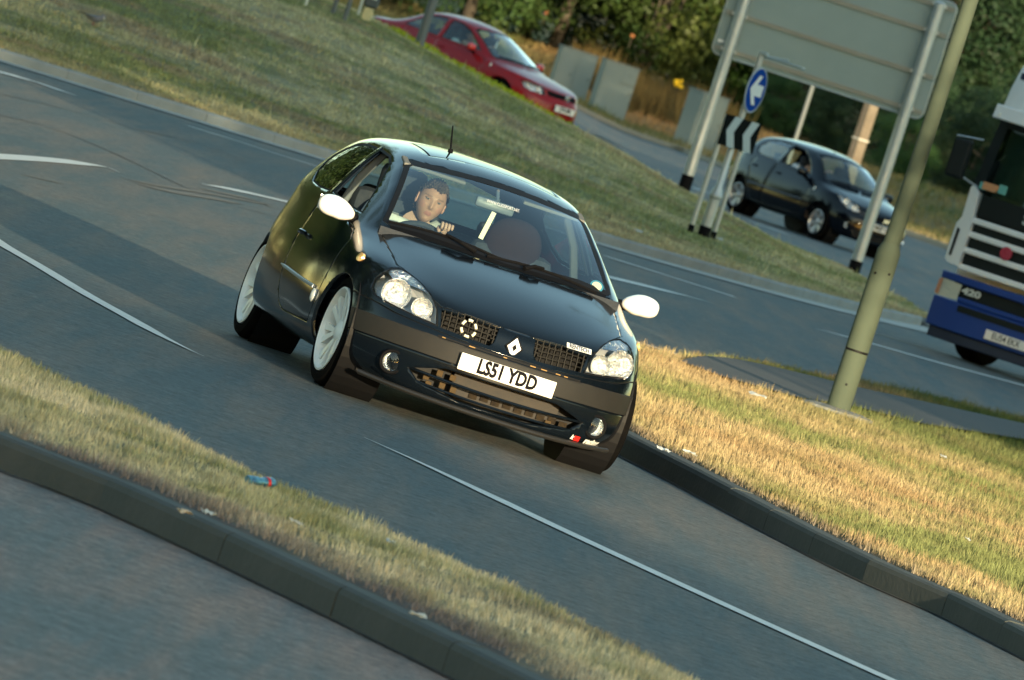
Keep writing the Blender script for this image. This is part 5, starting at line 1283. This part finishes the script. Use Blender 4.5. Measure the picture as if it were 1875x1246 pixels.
b=MB(); b.box((.0,-.03,2.585),(.09,.10,.05),bev=.01); b.tube([(0,0,2.56),(.05,-.35,2.60)],.014,8); b.box((.04,-.30,2.56),(.10,.55,.035),bev=.012); b.build('sign_lamp',mat('lamp_shell',(.30,.36,.36),.4),RB)
RB.location.z=0
# lamp column
LC=empty('lamp_column',(2.33,61.0,.2176),0,'thick olive green lamp column with stepped base rising through the whole right side','lamp post')
b=MB(); b.tube([(0,0,-.25),(0,0,.37)],[.092,.090],28); b.build('base_section',M_LPOST,LC,smooth=True)
b=MB(); b.tube([(0,0,.372),(0,0,.388)],.0895,28); b.build('door_gap',M_RUBBER,LC)
b=MB(); b.tube([(0,0,.388),(0,0,.75),(0,0,1.02),(0,0,1.16),(0,0,1.225)],[.0905,.090,.090,.090,.066],28); ms=b.build('middle_section',M_LPOST,LC,smooth=True,angle=25)
b=MB(); b.lathe([(.0915,-.004),(.0925,0),(.0915,.004)],28,Matrix.Translation((0,0,1.02))); b.build('weld_ring',M_LPOST,ms)
b=MB(); b.tube([(0,0,1.225),(0,0,5.0),(0,0,9.0)],[.064,.052,.042],24); sh=b.build('shaft',M_LPOST,LC,smooth=True)
b=MB(); b.tube([(0,0,9.0),(-.1,-.2,9.35),(-.5,-.9,9.5)],[.042,.04,.035],12); b.box((-.65,-1.15,9.5),(.25,.55,.14),M=None,bev=.05); b.build('lantern',M_LPOST,sh)
for x,z in((-.05,.98),(.05,1.0),(.0,.12)):
    b=MB(); b.lathe([(.010,0),(.010,.004),(.0005,.005)],10,Matrix.Translation((x,-math.sqrt(.0905**2-x*x)-.0,z))@rot_to((x*8,-1,0))); b.build('bolt',M_RUBBER,LC)
b=MB(); b.lathe([(.26,.0),(.25,.02),(.18,.035),(.09,.04)],22,Matrix.Translation((0,0,-.105))@Matrix.Diagonal((1.1,.9,1,1))); b.build('concrete_footing',mat('footing_concrete',(.21,.22,.215),.9,noise=(9,.7,(.15,.15,.13)),bump=(12,1,.03)),LC)
LC.scale=(.94,.94,.94)
# roadside cabinets
M_CAB=mat('cabinet_grey_green',(.20,.24,.235),.55,noise=(1.5,.5,(.17,.205,.20))); M_CABD=mat('cabinet_seam',(.07,.085,.085),.7)
def cabinet(x,y,w,d,h,rz,label,hatch=False,double=False,tilt=0):
    z=.05+float(fargz(np.array(x),np.array(y)))*.3
    e=empty('utility_cabinet',(x,y,z),rz,label,'cabinet','grey cabinets along the far verge')
    b=MB(); b.box((0,0,h/2),(w,d,h),bev=.012); b.build('housing',M_CAB,e)
    b=MB(); b.box((0,0,h+.02),(w+.05,d+.05,.04),bev=.012); b.build('lid',M_CAB,e)
    nd=2 if double else 1
    for k in range(nd):
        ww=w/nd-.06; cx=-w/2+w/nd*(k+.5); b=MB(); b.box((cx,-d/2-.008,h/2),(ww,.016,h-.12),bev=.005); dr=b.build('door',M_CAB,e)
        b=MB(); b.box((cx+ww/2-.07,-d/2-.02,h*.55),(.025,.02,.09)); b.build('handle',M_CABD,dr)
    if hatch:
        b=MB(); b.box((w*.27,-d/2-.024,h*.82),(w*.40,.018,h*.24),bev=.004); hp=b.build('inspection_hatch',M_CAB,e); b=MB(); b.box((w*.27,-d/2-.0185,h*.82-h*.125),(w*.42,.008,.012)); b.box((w*.27,-d/2-.036,h*.86),(.03,.01,.03)); b.build('hatch_shadow_gap',M_CABD,hp)
    b=MB(); b.box((0,0,-.05),(w+.06,d+.06,.12)); b.build('plinth',mat('plinth_concrete',(.25,.25,.23),.9),e)
    return e
cabinet(-.72,253,1.10,.60,1.58,R_(10),'wide plain grey cabinet directly behind the nose of the red saloon',double=True)
cabinet(.55,250.5,1.02,.62,1.66,R_(14),'grey cabinet with a small square inspection hatch right of the red saloon',hatch=True)
cabinet(3.15,243,.92,.72,1.66,R_(36),'grey double-door cabinet standing behind the left post of the large sign',double=True)
# other posts
def plainpost(px,py,Y,r,h,label,m,zb=None,sq=False,name='post',cat='post',group=None):
    p=AT(px,py,Y); z0=(zi(p.x,Y) if zb is None else zb)
    e=empty(name,(p.x,Y,z0),0,label,cat,group); b=MB()
    if sq: b.box((0,0,h/2),(r*2,r*1.6,h),bev=.02)
    else: b.tube([(0,0,-.3),(0,0,h)],r,14)
    b.build('shaft',m,e,smooth=not sq); return e
M_GREYP=mat('weathered_grey_steel',(.13,.15,.155),.6,metal=.2)
def crest_pt(Xd):
    az,ax=appZ(PX,PY,PZ); kk=az.argmax(axis=1); xs_=ax[np.arange(NU),kk]; u=np.abs(xs_-Xd).argmin(); k=kk[u]; return PX[u,k],PY[u,k],PZ[u,k]
cx_,cy_,cz_=crest_pt(-327)
e=empty('grey_post',(AT(770,74,cy_-1.0).x,cy_-1.0,zi(AT(770,74,cy_-1.0).x,cy_-1.0)),0,'tall grey post crossing in front of the red saloon','post'); b=MB(); b.tube([(0,0,-.3),(0,0,4.5)],.066,16); b.build('shaft',M_GREYP,e,smooth=True)
e=plainpost(1457,254,205,.052,6,'thin grey pole behind the roof of the dark navy hatchback',M_GREYP,zb=0,name='thin_pole',cat='pole')
p=AT(1566,285,203); e=empty('concrete_pillar',(p.x,203,0),R_(34),'square weathered concrete pillar behind the dark navy hatchback','pillar')
b=MB(); b.box((0,0,2.6),(.26,.26,5.2),bev=.015); b.build('shaft',mat('weathered_concrete',(.20,.165,.125),.9,noise=(2.5,.8,(.11,.085,.06)),bump=(14,.8,.02)),e); b=MB(); b.box((0,0,1.85),(.30,.30,.05),bev=.01); b.build('strap',mat('pale_strap',(.45,.43,.38),.6),e)
def nearest_ground(px,py,zg=1.0):
    """walk the line of sight until it meets the island surface"""
    d=AT(px,py,100)-Vector((0,0,CAM_H)); d/=d.y
    for Y in np.arange(88,150,.25):
        P_=Vector((0,0,CAM_H))+d*Y
        if P_.z<=zi(P_.x,Y): return Vector((P_.x,Y,P_.z))
    return Vector((P_.x,Y,P_.z))
for k,(px,py,r,lab,m,h) in enumerate([(559,11,.022,'slim pale post, leftmost of the four at the top edge',mat('pale_post',(.60,.62,.55),.6),1.6),(608,27,.034,'blue-grey post, second from the left of the four at the top edge',M_GREYP,2.2),(630,38,.032,'blue-grey post, third from the left, nearest the cream block',M_GREYP,2.2),(654,31,.020,'slim pale post directly beside the cream block',mat('pale_post'),1.8)]):
    g=nearest_ground(px,py); e=empty('marker_post',g,0,lab,'post','posts on top of the grass mound'); b=MB(); b.tube([(0,0,-.2),(0,0,h)],r,10); b.build('shaft',m,e,smooth=True)
g=nearest_ground(669,38); e=empty('bollard',g,0,'cream block with a dark hooded top on the grass mound','bollard')
b=MB(); b.box((0,0,.09),(.14,.14,.20),bev=.02); b.build('base',mat('cream_plastic',(.62,.55,.30),.6),e); b=MB(); b.box((.01,0,.27),(.20,.18,.16),bev=.03); b.build('hood',mat('dark_hood',(.05,.07,.08),.5),e); b=MB(); b.box((.02,-.095,.33),(.10,.01,.03)); b.build('reflector',M_WHITE,e)
# ---------------------------------------------------------------- far verge and bank
nx,ny=110,60
xs=np.linspace(-120,120,nx); xs=np.sign(xs)*np.abs(xs/120)**2*120; ys=np.linspace(0,1,ny)
def edge_y(x): # far kerb line of the road beyond the island, from the photograph's verge edge
    return np.interp(x,[-120,-20,-3,.0,2.74,5.5,9.0,11.,14,120],[262,262,246,240,236,216,206,199,196,196])
X=np.repeat(xs[:,None],ny,1); Y=edge_y(xs)[:,None]*(1-ys)+420*ys; d=Y-edge_y(xs)[:,None]
Zb=fargz(X,Y)+.10+.95*np.clip((d-16)/22,0,1)**1.2+.02*d*np.clip((d-60)/60,0,1)+.05*vnoise(X,Y,.25,3)*np.clip(d/8,0,1)
V=np.c_[X.ravel(),Y.ravel(),Zb.ravel()]; i=np.arange(nx*ny).reshape(nx,ny); F=np.c_[i[:-1,:-1].ravel(),i[1:,:-1].ravel(),i[1:,1:].ravel(),i[:-1,1:].ravel()]
def bank_col(x,y):
    d=y-edge_y(x); g=turf(x,y,91,(.22,.19,.09),(.10,.12,.04),(.20,.15,.08)); dirt=np.array((.42,.23,.10)); k=(np.clip((d-13)/5,0,1)*np.clip((9.5-x)/4,0,1)*np.clip((x+3)/2,0,1))[:,None]*np.clip(.75+.5*vnoise(x,y,.8,13),0,1)[:,None]
    c=g*(1-k)+dirt*k; e_=np.clip(1-d/1.6,0,1)[:,None]; return c*(1-e_)+np.array((.30,.25,.16))*e_
o=arr_mesh('far_bank',V,F,M_TURF,None,bank_col(V[:,0],V[:,1]),smooth=True); tag(o,kind='structure')
bkx=[(x,float(edge_y(x)),0) for x in np.linspace(-8,16,30)]
vv=[];
for x,y,_q in bkx: vv+=[(x,y-.25,float(fargz(np.array(x),np.array(y)))+.01),(x,y-.22,float(fargz(np.array(x),np.array(y)))+.12),(x,y+.05,float(fargz(np.array(x),np.array(y)))+.125)]
b=MB(); b.add(vv,[q for k in range(29) for q in((3*k,3*k+1,3*k+4,3*k+3),(3*k+1,3*k+2,3*k+5,3*k+4))]); o=b.build('far_kerb',mat('sandy_kerb',(.36,.30,.22),.9)); tag(o,kind='structure')
bz=lambda x,y:np.interp(0,[0],[0])
def bank_z(x,y):
    d=y-edge_y(x); return fargz(x,y)+.10+.95*np.clip((d-16)/22,0,1)**1.2+.05*vnoise(x,y,.25,3)*np.clip(d/8,0,1)
r3=np.random.default_rng(21); n=60000; x=r3.uniform(-9,20,n); y=edge_y(x)+r3.uniform(.2,48,n)
c=bank_col(x,y); blades('verge_grass',x,y,bank_z(x,y),.16,.05,c,22,.8,'patchy grass on the far verge around the grey cabinets')
n=26000; x=r3.uniform(-1,7.0,n); y=edge_y(x)+r3.uniform(24,42,n); k=(vnoise(x,y,.5,33)+.35>0)&(y>262+np.clip(3-x,0,3)*-1); x,y=x[k],y[k]
f=np.clip((x-4.0)/2.0,0,1)[:,None]; c=np.array((.20,.135,.05))*(1-f)+np.array((.13,.12,.04))*f
c=c*(.8+.35*vnoise(x,y,1.1,34)[:,None]); blades('dry_tall_grass',x,y,bank_z(x,y),.62,.05,c,23,.35,'tall orange dry grass on the bank beneath the trees')
# ---------------------------------------------------------------- trees
def leafmat(name):
    m=bpy.data.materials.new(name); m.use_nodes=True; n=m.node_tree.nodes; l=m.node_tree.links; p=n['Principled BSDF']; p.inputs['Roughness'].default_value=.55; p.inputs['Specular IOR Level'].default_value=.3
    a=n.new('ShaderNodeAttribute'); a.attribute_name='tint'; oi=n.new('ShaderNodeObjectInfo'); hs=n.new('ShaderNodeHueSaturation'); mr=n.new('ShaderNodeMapRange'); mr.inputs[3].default_value=.475; mr.inputs[4].default_value=.515; l.new(oi.outputs['Random'],mr.inputs[0]); l.new(mr.outputs[0],hs.inputs['Hue'])
    mv=n.new('ShaderNodeMapRange'); mv.inputs[3].default_value=.8; mv.inputs[4].default_value=1.2; l.new(oi.outputs['Random'],mv.inputs[0]); l.new(mv.outputs[0],hs.inputs['Value']); l.new(a.outputs['Color'],hs.inputs['Color']); l.new(hs.outputs[0],p.inputs['Base Color'])
    t=n.new('ShaderNodeBsdfTranslucent'); l.new(hs.outputs[0],t.inputs[0]); x=n.new('ShaderNodeMixShader'); x.inputs[0].default_value=.3; l.new(p.outputs[0],x.inputs[1]); l.new(t.outputs[0],x.inputs[2]); l.new(x.outputs[0],n['Material Output'].inputs[0]); return m
M_LEAF=leafmat('leaves'); M_BARK=mat('bark',(.07,.055,.04),.9,noise=(6,.7,(.11,.09,.07)),bump=(9,1,.05))
def tree_meshes(seed,H,Rc,base,nl,leaf,c1,c2,ncl=90):
    r=np.random.default_rng(seed)
    # clumps through the crown volume
    cc=[]
    while len(cc)<ncl:
        p=r.uniform(-1,1,3); q=np.linalg.norm(p)
        if .45<q<1.0 or (q<=.45 and r.random()<.3): cc.append(p)
    cc=np.array(cc); rad=Rc*(1+.18*r.normal(size=ncl)); C=np.c_[cc[:,0]*rad,cc[:,1]*rad,base+(H-base)*(cc[:,2]*.5+.5)]
    s=Rc*.26*r.uniform(.6,1.35,ncl); w_=s**2; k=r.choice(ncl,nl,p=w_/w_.sum()); g=r.normal(size=(nl,3)); g/=np.linalg.norm(g,axis=1)[:,None]; rr=s[k]*r.uniform(.55,1.08,nl)
    P=C[k]+g*rr[:,None]*np.array((1,1,.8)); P[:,2]=np.maximum(P[:,2],.1)
    nrm=g+.7*r.normal(size=(nl,3)); nrm/=np.linalg.norm(nrm,axis=1)[:,None]; t=np.cross(nrm,r.normal(size=(nl,3))); t/=np.linalg.norm(t,axis=1)[:,None]; b_=np.cross(nrm,t)
    L=leaf*r.uniform(.6,1.3,nl)[:,None]; V=np.stack([P-t*L*.5,P+b_*L*.32,P+t*L*.5,P-b_*L*.32],1).reshape(-1,3); F=np.arange(4*nl).reshape(-1,4)
    cl=r.random(ncl)[k][:,None]; col_=(np.array(c1)*(1-cl)+np.array(c2)*cl)*r.uniform(.7,1.3,(nl,1)); colr=np.repeat(np.clip(col_,0,1),4,axis=0)
    crown=(V,F,colr)
    b=MB(); b.tube([(0,0,-.5),(.05,0,base+1),(0,.1,H*.45),(.1,0,H*.8)],[.22*H/10,.17*H/10,.11*H/10,.03],9)
    for q in r.choice(ncl,14,replace=False):
        z0=r.uniform(.15,.6)*H; e_=C[q]; b.tube([(0,0,z0),(e_[0]*.5,e_[1]*.5,z0+(e_[2]-z0)*.35),tuple(e_)],[.08*H/10,.05*H/10,.015],6)
    return crown,b
kinds=[]
for kd,(seed,H_,Rc,bs,nl,lf,c1,c2) in enumerate([(1,12,4.2,.4,34000,.19,(.026,.070,.022),(.060,.110,.032)),(2,10.5,3.6,.3,30000,.18,(.040,.088,.022),(.085,.125,.032)),(3,13,4.6,.6,36000,.20,(.015,.040,.018),(.038,.072,.030))]):
    (V,F,c),bt=tree_meshes(seed,H_,Rc,bs,nl,lf,c1,c2)
    e=bpy.data.objects.new('broadleaf_tree',None); link(e); cr=arr_mesh('crown',V,F,M_LEAF,e,c); tk=bt.build('trunk',M_BARK,e,smooth=True); kinds.append([e,False])
def put_tree(kd,x,y,z,s,rz,label,group='trees beyond the far verge'):
    src,used=kinds[kd]
    o=src if not used else copy_tree(src); kinds[kd][1]=True
    o.location=(x,y,z); o.scale=(s,s,s); o.rotation_euler=(0,0,rz); tag(o,label,'tree',group); return o
r4=random.Random(12)
LAB={0:'mid green leafy tree in the dense belt beyond the far verge',1:'yellow-green sunlit tree above the orange bank',2:'dark green dense tree in the belt at the upper right'}
row=[(-15,288,0),(-11,283,2),(-7.6,287,2),(-4.6,281,0),(-1.6,286,0),(1.4,282,1),(4.2,287,1),(7.0,284,0),(9.6,280,2),(12.6,284,2),(15.8,281,2),(19.2,285,2),(23,283,2),(-2.8,292,2),(5.5,294,0),(11,291,2),(17.5,292,2),(-9.5,294,0),(.5,293,2)]
labs=['at the far left of the belt above the grass mound','second from the left, behind the posts on the mound','dark and shaded behind the boot of the red saloon','behind the roof of the red saloon','behind the bonnet of the red saloon','above the wide grey cabinet','above the gap of orange grass beside the yellow bloom','behind the left post of the large sign','behind the middle of the large sign','behind the right post of the large sign','between the lamp column and the lorry','behind the lorry roof','beyond the right edge beside the lorry','in the rear rank over the red saloon','in the rear rank over the cabinets','in the rear rank over the large sign','in the rear rank over the lorry','in the rear rank at the left','in the rear rank above the wide cabinet']
adj={0:'mid green leafy tree ',1:'yellow-green sunlit tree ',2:'dark green dense tree '}
for k,(x,y,kd) in enumerate(row): put_tree(kd,x,y,.6,r4.uniform(.9,1.15),r4.uniform(0,6.28),adj[kd]+labs[k])
for k,(x,y,kd,s) in enumerate([(5.6,268,0,.22),(7.6,262,2,.26),(9.3,256,0,.22),(11.2,258,2,.28),(13.4,254,2,.26),(15.6,256,0,.24),(6.4,274,2,.30),(9.9,268,2,.34),(12.6,270,2,.36)]):
    o=put_tree(kd,x,y,.5,s,r4.uniform(0,6.28),['rounded green bush low behind the roof of the dark navy hatchback','dark bush behind the thin pole','green bush left of the concrete pillar','dark bush behind the concrete pillar','dark bush between the pillar and the lamp column','green bush beside the lamp column','dark bush at the foot of the trees under the left half of the sign','larger dark bush under the middle of the sign','larger dark bush under the right edge of the sign'][k],'bushes at the foot of the trees'); o.name='bush'; o['category']='bush'
# trees round about, outside the frame: they shade the junction and show in the paintwork
OUT='trees around the junction outside the view'
for k,(x,y,kd,s) in enumerate([(12.6,43,2,1.1),(21,47,0,1.45),(29.5,45,2,1.5),(38,49,0,1.6),(47,46,2,1.5),(56,52,0,1.6),(14,52,0,1.2),(15,62,0,1.1),(25,66,2,1.45),(34,68,0,1.5),(27,172,2,1.2),(35,182,0,1.3),(16.6,-25,0,1.05),(8.5,-27,2,1.05),(0,-25,0,1.05),(-8.5,-27,2,1.0),(-17,-24,0,1.0),(-26,-26,2,1.1)]):
    put_tree(kd,x,y,0,s,r4.uniform(0,6.28),'leafy tree beside the junction outside the picture',OUT)
for k,(x,y,kd,s) in enumerate([(-17,52,2,1.5),(-20,64,0,1.6),(-16.5,88,0,1.2),(-21,95,2,1.7),(-27,88,0,1.7),(-33,80,2,1.7),(-30,106,2,1.8),(-20,112,2,1.7),(-40,98,0,1.7),(-30,120,0,1.2),(-38,140,2,1.2),(-46,155,2,1.0),(-54,172,0,1.2),(-64,190,1,1.1),(-72,205,2,1.2),(-24,200,2,1.1),(-30,235,1,1.1),(-40,262,0,1.1),(-52,268,2,1.2),(-64,272,1,1.1),(-78,262,0,1.2),(-90,250,2,1.2),(-22,268,0,1.1),(40,150,2,1.2),(48,175,0,1.2),(34,230,2,1.2),(30,255,0,1.2)]):
    put_tree(kd,x,y,0,s,r4.uniform(0,6.28),'leafy tree beside the junction outside the picture',OUT)
# blooms in the hedge
def bloom(px,py,Y,rad,c,lab,nm):
    p=AT(px,py,Y); e=empty(nm,p,0,lab,'flowers'); r=random.Random(px); b=MB()
    for k in range(9): b.lathe([(.001,-.02),(rad*.35,0),(rad*.2,.03),(.001,.035)],7,Matrix.Translation((r.uniform(-1,1)*rad*.6,r.uniform(-.1,.1),r.uniform(-1,1)*rad*.5))@rot_to((r.uniform(-.6,.6),-1,r.uniform(-.4,.8))))
    o=b.build('petals',mat(nm+'_petal',c,.7),e); tag(o,kind='stuff'); b=MB(); b.tube([(0,.05,-.4),(0,.02,0)],.01,5); b.build('stem',M_BARK,e)
bloom(1243,153,272,.19,(.85,.52,.02),'bright yellow bloom at the edge of the trees between the cabinets','yellow_bloom')
bloom(1158,66,274,.10,(.32,.12,.04),'small orange bloom high in the foliage above the cabinets','orange_bloom')
bloom(1000,24,274,.08,(.30,.10,.04),'small orange-red bloom in the foliage behind the red saloon','red_bloom')
# bright low planting along the crest
az,ax=appZ(PX,PY,PZ); kk=az.argmax(axis=1); cxs=[];
for u in range(NU):
    if -395<ax[u,kk[u]]<-8: cxs.append((PX[u,kk[u]],PY[u,kk[u]],PZ[u,kk[u]]))
cxs=np.array(sorted(map(tuple,cxs))); n=5000; t=r3.uniform(0,1,n)*(len(cxs)-1); x=np.interp(t,np.arange(len(cxs)),cxs[:,0])+r3.normal(0,.03,n); y=np.interp(t,np.arange(len(cxs)),cxs[:,1])+r3.uniform(-1.2,.5,n); z=np.interp(t,np.arange(len(cxs)),cxs[:,2])-.02
k=(vnoise(x,y*0,2.4,71)+.55)>0; x,y,z=x[k],y[k],z[k]
c=np.tile((.36,.42,.035),(len(x),1)); o=blades('low_planting',x,y,z,.065,.05,c,31,.9,'bright yellow-green low plants edging the crest before the red saloon'); o['category']='plants'
# ---------------------------------------------------------------- litter, bird
M_PAPER=mat('white_paper',(.48,.50,.48),.8)
def on(px,py,z): return G(px,py,z)
def scrap(name,loc,w,h,rz,m,lab,seed,th=.004):
    r=random.Random(seed); b=MB(); n=5; vv=[]
    for i in range(n+1):
        for j in range(n+1): vv.append(((i/n-.5)*w*(1+.1*r.uniform(-1,1)),(j/n-.5)*h*(1+.15*r.uniform(-1,1)),.018+r.uniform(-.012,.022)))
    b.add(vv,[(i*(n+1)+j,(i+1)*(n+1)+j,(i+1)*(n+1)+j+1,i*(n+1)+j+1) for i in range(n) for j in range(n)]); k=len(vv)
    o=b.build(name,m); o.location=loc; o.rotation_euler=(R_(6),0,rz); o.scale=(.6,.6,.45); tag(o,lab,'litter'); o['group']='litter on the verges'; return o
e=empty('crushed_can',on(472,896,.125),R_(20),'crushed pale blue drinks can lying in the grass at lower left','litter','litter on the verges')
b=MB(); b.lathe([(.001,-.055),(.024,-.055),(.030,-.048),(.028,-.02),(.022,.0),(.030,.025),(.030,.046),(.024,.055),(.001,.055)],18,Matrix.Translation((0,0,.03))@rot_to((1,.2,.15))@Matrix.Diagonal((1,.62,1,1))); b.build('can_body',mat('can_blue',(.16,.42,.52),.35,metal=.4,noise=(26,1,(.02,.07,.16))),e,smooth=True)
b=MB(); b.lathe([(.0305,.020),(.0312,.026),(.0305,.032)],18,Matrix.Translation((0,0,.03))@rot_to((1,.2,.15))@Matrix.Diagonal((1,.62,1,1))); b.build('red_band',M_RED,e)
scrap('paper_scrap',on(381,943,.14),.085,.07,.3,M_PAPER,'small white paper scrap near the dark kerb at lower left',1)
scrap('wrapper',on(338,942,.12),.10,.05,.6,mat('tan_wrapper',(.50,.40,.28),.6),'tan wrapper on the soil just left of the paper scrap',2)
scrap('paper_scrap',on(713,997,.14),.05,.06,.1,M_PAPER,'tiny white scrap in the grass below the blue can',3)
scrap('cup_fragment',on(541,961,.14),.05,.08,.9,mat('grey_card',(.45,.45,.42),.7),'grey card fragment standing in the grass left of the tiny scrap',4)
scrap('paper_strip',on(765,1131,.12),.10,.05,.2,M_PAPER,'pale strip of paper on the soil beside the near kerb',5)
scrap('paper_scrap',on(1261,832,.15),.13,.10,.4,M_PAPER,'white crumpled sheet at the kerb edge right of the hatchback',6)
scrap('bag_fragment',on(1214,826,.14),.12,.10,1.1,mat('clear_plastic_grey',(.50,.53,.54),.35),'torn grey plastic bag beside the white crumpled sheet',7)
scrap('paper_scrap',on(1386,725,.17),.20,.18,.2,M_PAPER,'white litter at the edge of the footpath left of the lamp column',8)
scrap('paper_scrap',on(1727,838,.17),.07,.10,.2,M_PAPER,'tiny white scrap in the shaded green grass at right',9)
scrap('paper_scrap',on(1771,990,.17),.05,.06,.2,M_PAPER,'tiny pale scrap in the golden grass near the right edge',10)
scrap('paper_scrap',nearest_ground(1315,446)+Vector((0,0,.05)),.16,.16,.4,M_PAPER,'small white scrap on the island beside the chevron posts',11)
scrap('paper_scrap',nearest_ground(1166,432)+Vector((0,0,.05)),.18,.16,.4,M_PAPER,'small white scrap on the island grass behind the hatchback mirror',12)
g=nearest_ground(168,50); e=empty('pigeon',g+Vector((0,0,.03)),R_(-18),'grey pigeon walking on the grass mound at the upper left','bird'); e.scale=(.78,.78,.78)
MG=mat('pigeon_grey',(.20,.21,.25),.7); b=MB()
b.tube([(-.16,0,.115),(-.10,0,.10),(-.03,0,.095),(.05,0,.105),(.10,-.0,.13),(.12,0,.165),(.135,0,.185),(.155,0,.185)],[.008,.030,.055,.058,.045,.028,.024,.008],14,squash=.95); b.build('body',MG,e,smooth=True)
for sg in(1,-1):
    b=MB(); b.tube([(.06,.045*sg,.12),(-.02,.058*sg,.115),(-.10,.035*sg,.125),(-.17,.01*sg,.135)],[.012,.034,.024,.004],8,squash=.5); b.build('wing',mat('wing_slate',(.13,.16,.18),.7),e,smooth=True)
    b=MB(); b.tube([(.01,.02*sg,.06),(.0,.02*sg,.0),(.03,.02*sg,-.005)],.006,5); b.build('leg',mat('leg_pink',(.35,.12,.10),.6),e)
b=MB(); b.box((-.20,0,.125),(.10,.05,.012),bev=.004); b.build('tail',mat('tail_dark',(.04,.05,.04),.7),e)
b=MB(); b.tube([(.165,0,.183),(.185,0,.176)],[.006,.001],6); b.build('beak',MG,e); b=MB(); b.box((.155,-.02,.15),(.02,.02,.02),bev=.006); b.build('cere',M_WHITE,e)
